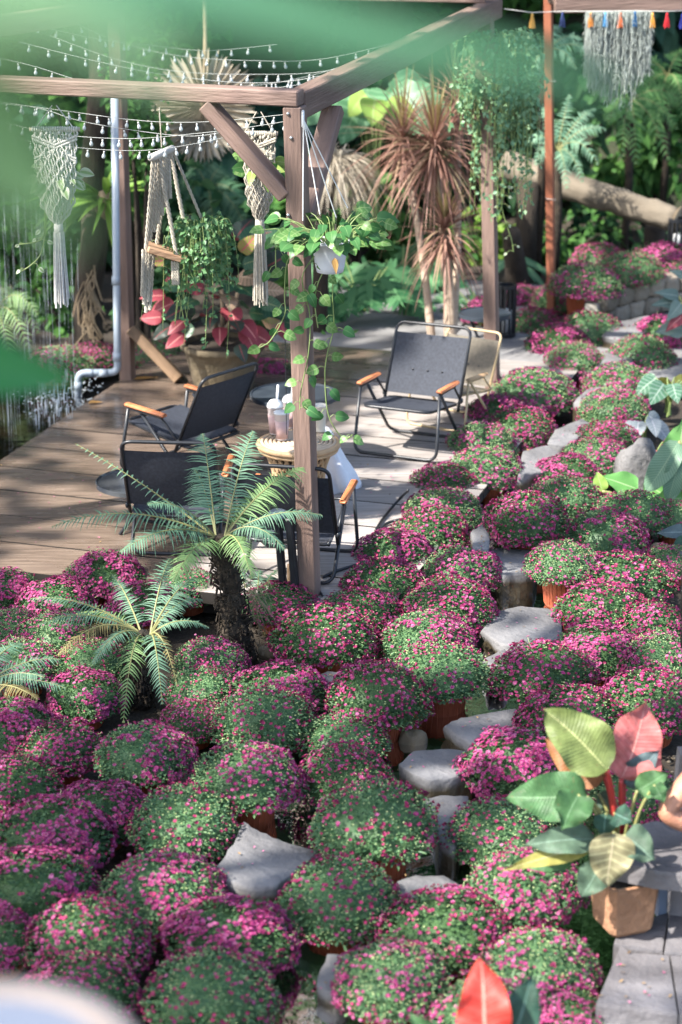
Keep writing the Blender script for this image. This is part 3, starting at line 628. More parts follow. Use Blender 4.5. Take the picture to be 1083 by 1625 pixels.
# cx, cy, width (photograph pixels), style, label, base height
MUMS = [
 # far bed on the stone wall
 (950, 412, 92, 'm', 'dark pink chrysanthemum at the very back, left end of the topmost row', .18),
 (1000, 424, 104, 'g', 'greyish green chrysanthemum in a red pot, middle of the stone wall bed', .22),
 (1052, 410, 104, 'p', 'purple pink chrysanthemum at the right end of the topmost row', .22),
 (1080, 428, 90, 'm', 'dull green chrysanthemum cut by the right edge of the picture, topmost bed', .22),
 (930, 440, 112, 'l', 'sunlit pink and yellow chrysanthemum above the tall red pots', .20),
 (828, 474, 84, 'p', 'magenta chrysanthemum mound directly left of the steel pole', 0),
 (890, 474, 100, 'l', 'yellow green chrysanthemum directly behind the foot of the steel pole', .05),
 (848, 512, 96, 'm', 'dark chrysanthemum mound between the timber post and the steel pole', 0),
 (935, 524, 112, 'g', 'grey green chrysanthemum directly right of the foot of the steel pole', 0),
 (884, 543, 104, 'p', 'magenta chrysanthemum beside the grey paving corner', 0),
 (914, 572, 100, 'l', 'sunlit yellow green chrysanthemum in front of the magenta one by the paving', 0),
 (1052, 528, 110, 'p', 'magenta chrysanthemum below the stone wall near the right edge', 0),
 (1018, 562, 112, 'g', 'green chrysanthemum with few flowers below the stone wall', 0),
 # upper path, right side
 (985, 606, 118, 'l', 'sunlit pale chrysanthemum beside the dark hollow in the path, upper of two', 0),
 (972, 646, 118, 'l', 'sunlit pale chrysanthemum beside the dark hollow in the path, lower of two', 0),
 (963, 690, 112, 'm', 'red budded chrysanthemum directly left of the pink speckled leaf', 0),
 (948, 724, 110, 'h', 'half pink half pale chrysanthemum left of the tall grey boulder', 0),
 (902, 747, 112, 'p', 'bright magenta chrysanthemum overhanging the pale path stone', 0),
 (898, 786, 124, 'g', 'dark green chrysanthemum left of the pointed banana leaf', 0),
 (838, 822, 138, 'm', 'dark green chrysanthemum in an orange pot above the block stone', 0),
 (1003, 812, 128, 'g', 'dark green chrysanthemum below the banana leaves', 0),
 (1070, 820, 100, 'g', 'dark green chrysanthemum at the right edge below the banana leaves', 0),
 (960, 850, 142, 'h', 'chrysanthemum with a bright magenta right side above the orange pot', 0),
 (893, 886, 118, 'l', 'pale green chrysanthemum in the sunlit orange ribbed pot by the stone', .05),
 (1066, 890, 92, 'l', 'pale pink chrysanthemum at the right edge beside a small rock', 0),
 (990, 912, 166, 'm', 'wide red green chrysanthemum with magenta right flank, right bank', 0),
 (956, 958, 150, 'm', 'red green chrysanthemum right of the broad sunlit stepping stone', 0),
 (1036, 988, 126, 'm', 'purple chrysanthemum beside the dark clothed person at the right', 0),
 (952, 1026, 142, 'p', 'purple chrysanthemum second below the broad sunlit stone, right bank', 0),
 (1052, 1046, 144, 'l', 'pale green chrysanthemum at the right edge above the red philodendron leaf', 0),
 (866, 1062, 164, 'm', 'red budded chrysanthemum on a small red pot beside the wedge stone', 0),
 (1030, 1112, 172, 'm', 'dull red green chrysanthemum just above the red philodendron leaf', 0),
 (906, 1140, 164, 'm', 'chrysanthemum with a violet cluster just above the green philodendron leaf', 0),
 (826, 1208, 180, 'p', 'violet pink chrysanthemum right of the thick rounded stone', 0),
 (796, 1310, 178, 'g', 'leafy green chrysanthemum left of the philodendron', 0),
 (836, 1400, 190, 'h', 'sunlit chrysanthemum in a terracotta pot beneath the philodendron leaves', 0),
 (1010, 1250, 150, 'l', 'pale chrysanthemum seen through the philodendron stems', 0),
 # left of the path, upper
 (850, 614, 134, 'l', 'sunlit pale pink chrysanthemum in front of the second timber post', 0),
 (786, 655, 104, 'p', 'pink chrysanthemum against the right side of the khaki chair', 0),
 (826, 676, 116, 'm', 'chrysanthemum with green lower side beside the pale path stones', 0),
 (766, 702, 118, 'l', 'sunlit pink chrysanthemum by the foot of the black armchair', 0),
 (770, 742, 126, 'l', 'sunlit pink chrysanthemum by the middle path stones, left side', 0),
 (704, 760, 118, 'm', 'dark red chrysanthemum nearest the foot of the black armchair', 0),
 (704, 804, 132, 'l', 'pale green chrysanthemum beside the cables on the terrace', 0),
 (684, 844, 132, 'm', 'dull purple chrysanthemum beside the small upright grey stone', 0),
 (624, 874, 132, 'p', 'bright magenta chrysanthemum at the terrace edge right of the cables', 0),
 (736, 900, 130, 'h', 'chrysanthemum with bright pink flowers left of the block stone', 0),
 (606, 922, 138, 'm', 'red green chrysanthemum second from the timber post along the terrace', 0),
 (572, 962, 138, 'm', 'red budded chrysanthemum close to the right of the front timber post', 0),
 (712, 956, 150, 'm', 'grey green red budded chrysanthemum left of the broad sunlit stone', 0),
 (514, 1008, 164, 'm', 'rounded dark red chrysanthemum directly below the front timber post', 0),
 (680, 1004, 154, 'h', 'light green chrysanthemum with a magenta crown left of the broad stone', 0),
 (700, 1060, 160, 'g', 'green chrysanthemum above the dark red pot by the wedge stone', 0),
 (598, 1102, 164, 'm', 'reddish chrysanthemum behind the small tan boulder', 0),
 (545, 1162, 144, 'g', 'grey green chrysanthemum left of the small tan boulder', 0),
 # middle
 (445, 952, 128, 'm', 'dark chrysanthemum between the tree fern trunk and the timber post', 0),
 (300, 928, 112, 'g', 'pale green chrysanthemum behind the tree fern trunk', 0),
 (447, 1090, 152, 'p', 'magenta chrysanthemum right of the tree fern foot', 0),
 (422, 1140, 172, 'g', 'dark green red budded chrysanthemum in front of the tree fern foot', 0),
 (335, 1044, 122, 'h', 'magenta edged chrysanthemum left of the tree fern foot', 0),
 (322, 1086, 124, 'g', 'shaded green chrysanthemum below the left of the tree fern foot', 0),
 (308, 1138, 116, 'm', 'shaded purple chrysanthemum right of the small fern trunk', 0),
 (393, 1232, 172, 'h', 'green chrysanthemum with a bright pink right side, behind the large flagstone', 0),
 (550, 1232, 162, 'm', 'green red budded chrysanthemum left of the thick rounded stone', 0),
 (597, 1302, 200, 'g', 'big round green chrysanthemum with magenta rim left of the flat grey stone', 0),
 # lower left field
 (8, 930, 112, 'p', 'magenta chrysanthemum at the left edge against the wet terrace', 0),
 (167, 914, 132, 'p', 'tall magenta chrysanthemum against the terrace beside the black chair legs', 0),
 (92, 946, 128, 'p', 'magenta chrysanthemum just left of the tall one at the terrace edge', 0),
 (228, 958, 116, 'p', 'magenta chrysanthemum behind the upper fronds of the small fern', 0),
 (16, 996, 112, 'l', 'sunlit pale chrysanthemum at the left edge, upper field', 0),
 (88, 1004, 122, 'l', 'pale green chrysanthemum behind the left fronds of the small fern', 0),
 (34, 1052, 132, 'l', 'sunlit pale chrysanthemum above the frond at the left edge', 0),
 (150, 1052, 128, 'g', 'light green chrysanthemum directly left of the small fern stem', 0),
 (134, 1102, 130, 'p', 'magenta chrysanthemum left of the small fern trunk', 0),
 (22, 1156, 148, 'p', 'magenta chrysanthemum at the left edge below the frond', 0),
 (98, 1186, 146, 'm', 'dark red chrysanthemum left of the orange pot', 0),
 (228, 1190, 166, 'h', 'pink and green chrysanthemum in the orange pot below the small fern', 0),
 (24, 1236, 150, 'm', 'dark purple chrysanthemum at the left edge beside the dark red one', 0),
 (158, 1282, 160, 'p', 'magenta chrysanthemum left of the round green mound and the orange pot', 0),
 (84, 1322, 186, 'p', 'wide dusky magenta chrysanthemum, left side of the lower field', 0),
 (290, 1302, 182, 'g', 'round fresh green chrysanthemum left of the large flagstone', 0),
 (-8, 1330, 130, 'm', 'dusky chrysanthemum cut by the left edge, lower field', 0),
 (52, 1404, 192, 'p', 'dusky pink chrysanthemum near the left edge, second row from the bottom', 0),
 (258, 1400, 204, 'h', 'chrysanthemum with bright pink front below the round fresh green one', 0),
 (140, 1486, 206, 'm', 'greenish chrysanthemum with scattered magenta, lower left corner group', 0),
 (362, 1476, 204, 'p', 'magenta chrysanthemum below the large flagstone', 0),
 (0, 1490, 150, 'p', 'dark magenta chrysanthemum cut by the left edge above the cream rim', 0),
 (130, 1562, 196, 'm', 'chrysanthemum partly hidden by the blurred cream rim', 0),
 (333, 1566, 214, 'g', 'large round green chrysanthemum at the bottom centre left', 0),
 (537, 1420, 200, 'g', 'large round green red budded chrysanthemum right of the large flagstone', 0),
 (706, 1466, 196, 'm', 'chrysanthemum with pink top just below the half hidden flagstone', 0),
 (622, 1552, 184, 'l', 'bright sunlit green chrysanthemum at the bottom beside the water', 0),
 (858, 1526, 196, 'l', 'bright sunlit pink chrysanthemum behind the blurred red leaf', 0),
 (900, 1598, 140, 'p', 'sunlit pink chrysanthemum at the bottom against the stone slabs', 0),
 (770, 1600, 170, 'l', 'sunlit chrysanthemum hidden behind the blurred red leaf at the bottom', 0),
 # far behind the terrace
 (430, 588, 84, 'p', 'dark purple chrysanthemum beside the big clay planter', 0),
 (245, 558, 92, 'g', 'dark chrysanthemum behind the slanting timber brace', 0),
 (95, 575, 110, 'l', 'reddish chrysanthemum behind the falling water', 0),
 (150, 560, 90, 'm', 'shaded chrysanthemum beside the grey pipe', 0),
 (775, 492, 80, 'p', 'magenta chrysanthemum behind the second timber post', .1),
]
cnt = {}
TALL = {(1000, 424), (930, 440), (893, 886), (228, 1190), (836, 1400), (866, 1062), (700, 1060), (838, 822), (598, 1102), (393, 1232), (597, 1302)}     # those whose pots show
for cx, cy, w, st, lab, bz in MUMS:
    zc = bz + GZ + .29; c = P(cx, cy, zc); s = w / ppm(c) / .508
    lift = (.09 if cy < 900 else .05) if (cx, cy) in TALL else 0.0; c = P(cx, cy, bz + GZ + .215 * s + lift)
    k = cnt.get(st, 0); cnt[st] = k + 1; var = MUM[st][k % len(MUM[st])]
    t = thing('potted_chrysanthemum', lab, 'potted flower', (c.x, c.y, bz + GZ + lift), R.uniform(0, 6.28), 'potted chrysanthemums')
    t.scale = (s * R.uniform(.96, 1.06), s * R.uniform(.96, 1.06), s * R.uniform(.70, .83)); tl_ = rvec() * .06; t.rotation_euler = (tl_.x, tl_.y, t.rotation_euler.z)
    if st == 'h': t.rotation_euler.z = (-(41 + k % 3) * 1.7) + R.uniform(-.5, .3)
    ob('foliage', var[0], t, 'stuff'); ob('buds', var[1], t, 'stuff')
    if var[2]: ob('flowers', var[2], t, 'stuff')
    po = ob('pot', POT, t)
    if lift: k2 = lift / t.scale.z; po.location.z = -k2; po.scale.z = (.215 + k2) / .215
# ================================================================ terrace furniture
m_black = M('black_tube', (0.012, 0.013, 0.016), (0.02, 0.022, 0.026), 20, .35, spec=.5)
m_sling = M('sling_fabric', (0.017, 0.020, 0.028), (0.032, 0.037, 0.05), 60, .75, .15, 400)
m_arm = M('arm_wood', (0.38, 0.12, 0.045), (0.50, 0.19, 0.08), 3, .45, .1, 20, stretch=(2, 12, 12))
m_khaki_tube = M('khaki_tube', (0.42, 0.30, 0.16), (0.50, 0.37, 0.21), 12, .5)
m_khaki = M('khaki_fabric', (0.12, 0.105, 0.08), (0.17, 0.145, 0.11), 40, .85, .2, 300)
def rounded(p, r, n=5):
    """polyline with its corners rounded by radius r"""
    p = [Vector(q) for q in p]; out = [p[0]]
    for i in range(1, len(p) - 1):
        a = (p[i - 1] - p[i]); b = (p[i + 1] - p[i]); rr = min(r, a.length * .49, b.length * .49)
        out += bez(p[i] + a.normalized() * rr, p[i], p[i] + b.normalized() * rr, n)
    return out + [p[-1]]
def chair(label, loc, rz, tube_m=m_black, fab=m_sling, arm=m_arm, size=.94):
    """low folding armchair; local -y is the way it faces, x across"""
    t = thing('folding_armchair', label, 'chair', loc, rz, 'folding armchairs on the terrace', size); w = .265; tr = .0105
    # front leg loop: arms down to the floor and across
    mb = MB(); mb.tube(rounded([(-w, -.20, .415), (-w - .012, -.275, .012), (w + .012, -.275, .012), (w, -.20, .415)], .07), tr, 8); mb.build('front_leg_frame', tube_m, t, True)
    mb = MB(); mb.tube(rounded([(-w + .024, -.13, .41), (-w + .024, .25, .012), (w - .024, .25, .012), (w - .024, -.13, .41)], .07), tr, 8); mb.build('rear_leg_frame', tube_m, t, True)
    # seat frame loop and sling
    mb = MB(); mb.tube(rounded([(-w + .045, .26, .235), (-w + .045, -.265, .315), (w - .045, -.265, .315), (w - .045, .26, .235), (-w + .045, .26, .235), (-w + .045, .2, .244)], .06), tr, 8); mb.build('seat_frame', tube_m, t, True)
    def sling(a, b, half, sag, name, nrm, extra=0):
        mb = MB(); n = 10; k = 8; a = Vector(a); b = Vector(b); nn = Vector(nrm).normalized()
        vs = []; 
        for i in range(n + 1):
            q = a.lerp(b, i / n)
            for j in range(k + 1):
                x = (j / k * 2 - 1); s = sag * (1 - x * x) * (.4 + .6 * math.sin(math.pi * i / n))
                vs.append(q + Vector((x * half, 0, 0)) + nn * s)
        fs = [(i * (k + 1) + j, i * (k + 1) + j + 1, (i + 1) * (k + 1) + j + 1, (i + 1) * (k + 1) + j) for i in range(n) for j in range(k)]
        m0 = len(vs); vs2 = [v - nn * .004 for v in vs]; fs2 = [tuple(m0 + q for q in reversed(f)) for f in fs]
        mb.add(vs + vs2, fs + fs2); return mb.build(name, fab, t, True)
    sling((0, -.235, .322), (0, .235, .25), w - .03, -.022, 'seat', (0, .15, 1))
    # backrest loop
    bb, bt = Vector((0, .20, .27)), Vector((0, .405, .70))
    mb = MB(); h = w - .012
    mb.tube(rounded([(-h, .17, .21), (-h, bt.y, bt.z), (h, bt.y, bt.z), (h, .17, .21)], .06), tr, 8); mb.build('back_frame', tube_m, t, True)
    d = (bt - bb); back = sling(bb + d * .03, bb + d * .86, h + .006, .02, 'backrest', (0, .9, -.42))
    for i in (-1, 0, 1):
        mb = MB(); mb.ball(bb + d * .36 + Vector((i * .1, .012, 0)), (.008, .005, .008), 8, 5); mb.build('button', m_black, back, True)
    for s in (-1, 1):      # arms with their rails and struts
        mb = MB(); mb.box((s * (w + .002), -.055, .432), (.042, .33, .022), Matrix.Rotation(rad(-3), 3, 'X'), .008); mb.build('armrest', arm, t, True)
        mb = MB(); mb.box((s * w, -.06, .412), (.012, .29, .02), Matrix.Rotation(rad(-3), 3, 'X'), .003); mb.build('arm_rail', tube_m, t)
        mb = MB(); mb.tube([(s * (w - .004), .06, .41), (s * (w - .006), .21, .27)], .008, 6); mb.build('strut', tube_m, t, True)
        mb = MB(); mb.ball((s * (w - .002), .205, .275), (.012, .02, .02), 8, 5); mb.build('hinge', tube_m, t, True)
    return t
ang = math.atan2(Ud.y, Ud.x) - math.pi / 2     # chair with rz = ang faces the camera side (-u)
chair('black armchair facing forward beside the pink flowers, orange wooden arms', P(652, 708, 0), ang - .10)
chair('black armchair seen from its side in the middle of the wet terrace', P(292, 745, 0), ang - rad(90) - .38)
chair('black armchair seen from behind, left of the tree fern', P(288, 858, 0), ang + math.pi + .22)
chair('black armchair seen from behind, beside the front timber post', P(474, 900, 0), ang + math.pi + .10)
chair('khaki armchair with tan frame behind the black one by the flowers', P(716, 668, 0), ang - .25, m_khaki_tube, m_khaki, M('khaki_arm', (.40, .24, .12), (.5, .33, .18), 5, .5), .74)
# round black table
m_tabletop = M('table_black', (0.025, 0.032, 0.042), (0.04, 0.05, 0.062), 10, .28, spec=.6)
def round_table(label, px, py, z, r, mat, n=40, legs=3):
    c = P(px, py, z); t = thing('side_table', label, 'table', (c.x, c.y, 0), .4)
    mb = MB(); mb.lathe([(.001, z - .012), (r * .97, z - .012), (r, z - .016), (r, z + .006), (r * .975, z + .008), (r * .97, z), (.001, z)], n); mb.build('table_top', mat, t)
    for i in range(legs):
        a = i * 2 * math.pi / legs + .5
        mb = MB(); mb.tube([(r * .62 * math.cos(a), r * .62 * math.sin(a), z - .015), (r * .1 * math.cos(a), r * .1 * math.sin(a), z * .5), (-r * .7 * math.cos(a), -r * .7 * math.sin(a), .006)], .009, 6); mb.build('leg', m_black, t, True)
    return t
round_table('round black metal side table behind the wicker stool', 467, 626, .42, .255, m_tabletop)
round_table('round dark glass side table beside the armchair at left', 222, 764, .26, .235, M('smoke_glass', (.05, .055, .06), (.08, .085, .09), 4, .12, spec=.8))
# wicker stool
sc_ = P(474, 700, .40); t = thing('wicker_stool', 'low round wicker stool table carrying the drinks', 'stool', (sc_.x, sc_.y, 0)); r0 = .215
m_wick = M('wicker', (0.30, 0.19, 0.10), (0.48, 0.33, 0.19), 12, .65, .2, 60, c3=(.55, .42, .26))
m_wick2 = M('wicker_top', (0.34, 0.26, 0.18), (0.46, 0.36, 0.26), 12, .6)
mb = MB()
for i in range(9):
    rr_ = r0 * (i + .6) / 9.3; mb.tube([(rr_ * math.cos(a * .19635), rr_ * math.sin(a * .19635), .395) for a in range(33)], .011, 6, False)
mb.build('top', m_wick2, t, True)
for zz, rr_, th in ((.385, r0, .017), (.36, r0 * .97, .012), (.02, r0 * .88, .014)):
    mb = MB(); mb.tube([(rr_ * math.cos(a * .19635), rr_ * math.sin(a * .19635), zz) for a in range(33)], th, 8, False); mb.build('rim', m_wick, t, True)
mb = MB()
for s in (-1, 1):
    for i in range(26):
        a0 = i * 2 * math.pi / 26; pts = []
        for k in range(9):
            q = k / 8; rr_ = r0 * (.90 - .26 * math.sin(math.pi * q)); a = a0 + s * q * 1.1; pts.append((rr_ * math.cos(a), rr_ * math.sin(a), .015 + .36 * q))
        mb.tube(pts, .0085, 5, False)
mb.build('woven_body', m_wick, t, True)
mb = MB(); mb.lathe([(r0 * .8, .02), (r0 * .58, .2), (r0 * .8, .38)], 20); mb.build('lining', M('stool_inner', (.06, .04, .025), (.09, .06, .04), 8, .9), t, True)
# drinks
m_cup = M('plastic_cup', (0.62, 0.54, 0.53), (0.72, 0.65, 0.63), 4, .25, transl=.3)
m_milk = M('milk_tea', (0.42, 0.27, 0.25), (0.50, 0.34, 0.32), 6, .5)
m_lid = M('clear_lid', (0.75, 0.76, 0.76), (0.82, 0.83, 0.83), 6, .15, transl=.4)
m_paper = M('paper_cup', (0.62, 0.55, 0.45), (0.68, 0.61, 0.5), 6, .7)
for px, py, h, lid, straw, lab, rr_ in ((437, 688, .155, 1, (.03, .02), 'clear plastic drink cup with dome lid and straw, left on the stool', .042), (461, 678, .15, 1, (.03, -.02), 'clear drink cup with a slanted straw, standing behind the other cups', .042), (448, 697, .15, 0, None, 'pale pink drink cup with flat lid, nearest on the stool', .043), (508, 684, .15, 0, None, 'cream paper cup to the right of the post on the stool', .040)):
    c = P(px, py, .41); t = thing('drink_cup', lab, 'cup', c, group='drinks on the wicker stool')
    mb = MB(); mb.lathe([(rr_ * .70, 0), (rr_ * .72, .004), (rr_ * .96, h * .95), (rr_ * 1.04, h * .97), (rr_ * 1.02, h), (rr_ * .94, h * .99), (rr_ * .9, h * .94), (.001, h * .93)], 20); mb.build('cup', m_paper if 'paper' in lab else m_cup, t, True)
    if 'paper' not in lab:
        mb = MB(); mb.lathe([(rr_ * .735, h * .05), (rr_ * .93, h * .72)], 20); mb.build('drink', m_milk, t, True)
        mb = MB(); mb.lathe([(rr_ * 1.06, h * .98), (rr_ * 1.06, h * 1.03)] + ([(rr_ * .95, h * 1.12), (rr_ * .6, h * 1.23), (rr_ * .2, h * 1.26), (.001, h * 1.26)] if lid else [(rr_ * .9, h * 1.05), (.001, h * 1.05)]), 20); mb.build('lid', m_lid, t, True)
    if straw:
        mb = MB(); mb.tube([(0, 0, h * .3), (straw[0] * .6, straw[1], h * 1.75)], .0065, 8); mb.build('straw', M('straw', (.8, .8, .8), (.75, .75, .76), 4, .3), t, True)
# white cloth sack slumped on the deck
m_cloth = M('white_cloth', (0.62, 0.61, 0.64), (0.72, 0.71, 0.73), 5, .9, .2, 60)
c = P(540, 775, 0); mb = MB(); n = 26; prof = [(.105, 0.0), (.115, .03), (.10, .10), (.075, .18), (.058, .26), (.045, .33), (.03, .36), (.001, .365)]
vs = []; fs = []
for i, (r, z) in enumerate(prof):
    for j in range(n):
        a = 2 * math.pi * j / n; q = r * (1 + .16 * math.sin(a * 5 + i * .3) + .08 * math.sin(a * 9 + i)); vs.append((q * math.cos(a) - .10 * z / .36, q * math.sin(a), z))
for i in range(len(prof) - 1):
    for j in range(n): fs.append((i * n + j, i * n + (j + 1) % n, (i + 1) * n + (j + 1) % n, (i + 1) * n + j))
mb.add(vs, fs); tag(mb.build('cloth_bag', m_cloth, smooth=True, loc=c), 'slumped white cloth bag between the wicker stool and the armchair', 'bag')
# black double post garden light by the timber post
t = thing('double_post_stand', 'black stand of two upright bars with a round grey cap by the post', 'stand', P(462, 940, 0))
for px, py, pyt in ((452, 946, 822), (472, 950, 822)):
    b_ = P(px, py, 0); tp = V(px - (11 if px < 460 else 13), pyt, b_.y); timber('bar', b_ - UP * .05, tp, .036, .036, m_black, t, Ud)
c = V(441, 812, P(452, 946, 0).y); mb = MB(); mb.lathe([(.04, -.03), (.045, -.02), (.045, 0), (.035, .006), (.001, .007)], 20); mb.build('cap', M('grey_cap', (.16, .20, .24), (.2, .24, .28), 6, .4), t, True, loc=c - t.location)
mb = MB(); mb.box((0, 0, .05), (.05, .04, .13), rotz(.3), .004); tag(mb.build('wood_block', M('wedge_wood', (.3, .19, .10), (.4, .26, .15), 4, .7, stretch=(1, 1, 8)), loc=P(465, 930, 0)), 'short pale wooden block wedged beside the front timber post', 'block')
# cables over the deck edge
def cable(pts, label, r=.008, m=m_black):
    q = smooth_path([P(x, y, z) for x, y, z in pts], 6); mb = MB(); c = q[0].copy(); mb.tube([p - c for p in q], r, 6); return tag(mb.build('cable', m, smooth=True, loc=c), label, 'cable')
cable([(596, 842, .01), (606, 826, .012), (622, 806, .02), (636, 790, .06), (648, 778, .16)], 'black cable curving up from the terrace into the pink flowers')
cable([(604, 842, .01), (612, 832, .012), (628, 826, .02), (650, 822, .06)], 'short black cable just below the longer curving one')
cable([(512, 916, .01), (535, 906, .012), (560, 898, .012), (600, 886, .03)], 'black cable on the terrace right of the front timber post')
cable([(478, 884, .12), (490, 905, .05), (500, 925, .012), (512, 945, .012)], 'thin black cable hanging around the foot of the timber post', .006)
# grey drain pipe
m_pvc = M('grey_pvc', (0.24, 0.28, 0.32), (0.30, 0.34, 0.38), 6, .4)
py_ = B3.y - .12
t = thing('drain_pipe', 'grey plastic drain pipe with two elbows beside the rear post', 'pipe', V(186, 592, py_))
pp = rounded([V(182, 150, py_), V(187, 591, py_), V(124, 592, py_ - .05), V(124, 642, py_ - .05)], .05)
mb = MB(); mb.tube([p - t.location for p in pp], .024, 12); mb.build('pipe', m_pvc, t, True)
for q, d in ((V(186, 566, py_), UP), (V(164, 592, py_ - .02), Vector((1, 0, 0))), (V(142, 592, py_ - .03), Vector((1, 0, 0))), (V(124, 612, py_ - .05), UP), (V(184.5, 445, py_), UP)):
    mb = MB(); mb.tube([-d * .028, d * .028], .0275, 12); mb.build('coupling', m_pvc, t, True, loc=q - t.location)
# fallen leaves
m_dry = LEAF('dry_leaf', (.38, .20, .06), (.55, .33, .12), (.3, .15, .05), .06)
for px, py, w, lab in ((152, 640, 24, 'fallen yellow leaf lying beside the pipe mouth on the terrace'), (300, 734, 16, 'fallen tan leaf under the side-on armchair'), (232, 602, 40, 'long tan dry leaf beside the rear post foot')):
    c = P(px, py, .006); mb = MB(); mb.blade((-w / ppm(c) / 2, 0, 0), (1, .15, 0), UP, w / ppm(c), .06, 'lance', -.05, .3, 6); tag(mb.build('fallen_leaf', m_dry, smooth=True, loc=c), lab, 'leaf')
# black slatted lanterns and the little dark table behind the terrace
def lantern(label, px, py, wpx, hpx, z=0.0, lean=0):
    c = P(px, py, z); s = ppm(c); w = wpx / s / 2; h = hpx / s; t = thing('slatted_lantern', label, 'lantern', c, .3, 'black slatted lanterns')
    for a in range(12):
        x = w * math.cos(a * math.pi / 6); y = w * math.sin(a * math.pi / 6); mb = MB(); mb.box((0, 0, h / 2), (.014, .014, h - .02), rotz(a * .52)); mb.build('slat', m_black, t, loc=(x, y, 0))
    for zz in (0.01, h - .01):
        mb = MB(); mb.lathe([(w * .8, zz - .012), (w * 1.1, zz - .012), (w * 1.1, zz + .012), (w * .8, zz + .012), (w * .8, zz - .012)], 20); mb.build('ring', m_black, t)
    mb = MB(); mb.lathe([(w * .62, .02), (w * .62, h * .5), (.001, h * .55)], 14); mb.build('lamp', M('frost', (.5, .52, .52), (.6, .6, .6), 5, .5), t, True)
lantern('black slatted lantern standing behind the second timber post', 803, 532, 28, 82)
lantern('black slatted lantern on the raised bed at the right edge', 1074, 398, 28, 52, .2)
t = round_table('small round dark table holding magenta flowers behind the second post', 770, 498, .45, .17, m_tabletop)
# ================================================================ ferns
def frond(mb, base, tip, arch, npin, pl, pw, rm=1, lift=0.0, droop=.35, start=.12, curl=0.0, face=None, wob=.28):
    base = Vector(base); tip = Vector(tip); ctrl = (base + tip) / 2 + UP * arch * 2; pts = bez(base, ctrl, tip, 24)
    L = (tip - base).length; mb.tube(pts, [max(.0012, .0055 * (1 - i / 25)) for i in range(25)], 5, False, m=rm)
    for i in range(npin):
        t = start + (1 - start) * (i + .5) / npin; k = t * 24; a = int(k); p = pts[a].lerp(pts[min(a + 1, 24)], k - a)
        tg = (pts[min(a + 1, 24)] - pts[max(a - 1, 0)]).normalized(); ref = face if face is not None else UP
        sd = tg.cross(ref); sd = sd.normalized() if sd.length > .05 else Vector((1, 0, 0)); nn = sd.cross(tg).normalized()
        ln = pl * (math.sin(math.pi * min(1, (.10 + .90 * t) ** .85)) ** .55 if t < .995 else .1) * (1 - .15 * R.random())
        if t > .9: ln = min(ln, pl * (1 - t) * 8 + .006)
        for s in (-1, 1):
            if R.random() < .06: continue
            d = (sd * s + tg * (.30 + .5 * t * t) + nn * (lift + R.uniform(-wob, wob))).normalized()
            mb.blade(p, d, nn + sd * R.uniform(-.3, .3), ln * R.uniform(.82, 1.06), pw * R.uniform(.8, 1.1), 'pinna', droop * R.uniform(.4, 1.7), .15, 3)
m_fern = M('fern_pinna', (0.075, 0.165, 0.10), (0.145, 0.26, 0.165), 10, .6, transl=.3, island=True, contrast=(.1, .9))
m_fern_y = M('fern_pinna_lime', (0.12, 0.225, 0.075), (0.20, 0.31, 0.12), 10, .6, transl=.3, island=True, contrast=(.1, .9))
m_fern_dry = M('fern_pinna_dry', (0.10, 0.085, 0.03), (0.20, 0.16, 0.06), 10, .8, transl=.2, island=True)
m_rachis = M('fern_rachis', (0.16, 0.17, 0.06), (0.24, 0.22, 0.09), 10, .6)
m_ftrunk = M('fern_trunk', (0.012, 0.009, 0.006), (0.045, 0.032, 0.02), 18, .95, .9, 60)
def fern_trunk(t, b, tp, r0, r1):
    mb = MB(); n = 14; pts = [b.lerp(tp, i / n) + Vector((.012 * math.sin(i * .9), 0, 0)) for i in range(n + 1)]
    mb.tube([p - t.location for p in pts], [r0 + (r1 - r0) * i / n + .012 * math.sin(i * 2.1) for i in range(n + 1)], 14)
    for i in range(420):     # stubs and root fibres
        k = R.random(); p = b.lerp(tp, k) - t.location; a = R.uniform(0, 6.28); d = Vector((math.cos(a), math.sin(a), 0)); r = r0 + (r1 - r0) * k
        q = p + d * r * .9; L = R.uniform(.015, .05); mb.tube([q, q + d * L * .6 + UP * L * .4, q + d * L * .8 + UP * R.uniform(-.03, .03)], R.uniform(.002, .006), 4)
    mb.build('trunk', m_ftrunk, t)
def fern(label, base_px, crown_px, fr, npin=36, pl=.126, pw=.0098, r0=.062, r1=.042, trunk=True, name='tree_fern', zb=GZ):
    b = P(*base_px, zb); cr = V(*crown_px, b.y); t = thing(name, label, 'fern', b)
    if trunk: fern_trunk(t, b, cr, r0, r1)
    for f in fr:
        px, py, dy, arch = f[:4]; kind = f[4] if len(f) > 4 else 'g'; plf = f[5] if len(f) > 5 else 1.0
        tip = V(px, py, b.y + dy); mb = MB(); a = math.atan2(dy, px - crown_px[0])
        frond(mb, cr - t.location + Vector((.02 * math.cos(a), .02 * math.sin(a), -.01)), tip - t.location, arch, int(npin * (1 if plf > .5 else .7)), pl * plf, pw, face=Vector((0, -.45, 1)) if f[2] > .1 else Vector((0, -.2, 1)))
        mb.build('frond', [{'g': m_fern, 'y': m_fern_y, 'd': m_fern_dry}[kind], m_rachis], t)
    return t
fern('tall tree fern with dark trunk in front of the armchairs', (384, 1056), (350, 850), [
 (82, 836, -.10, .09), (120, 704, .30, .02, 'g', .38), (192, 876, -.35, .07), (322, 688, .45, .04, 'g', 1.25), (402, 684, .40, .05, 'g', 1.2), (482, 742, .25, .06, 'y', 1.1),
 (512, 818, .0, .06, 'g', .8), (400, 918, -.30, .08, 'y', .8), (276, 920, -.35, .05, 'y', 1.0), (440, 780, .35, .07, 'y'), (452, 872, -.15, .08, 'g', .7), (310, 745, .35, .05, 'g', .9), (235, 800, -.2, .06, 'g', .8)])
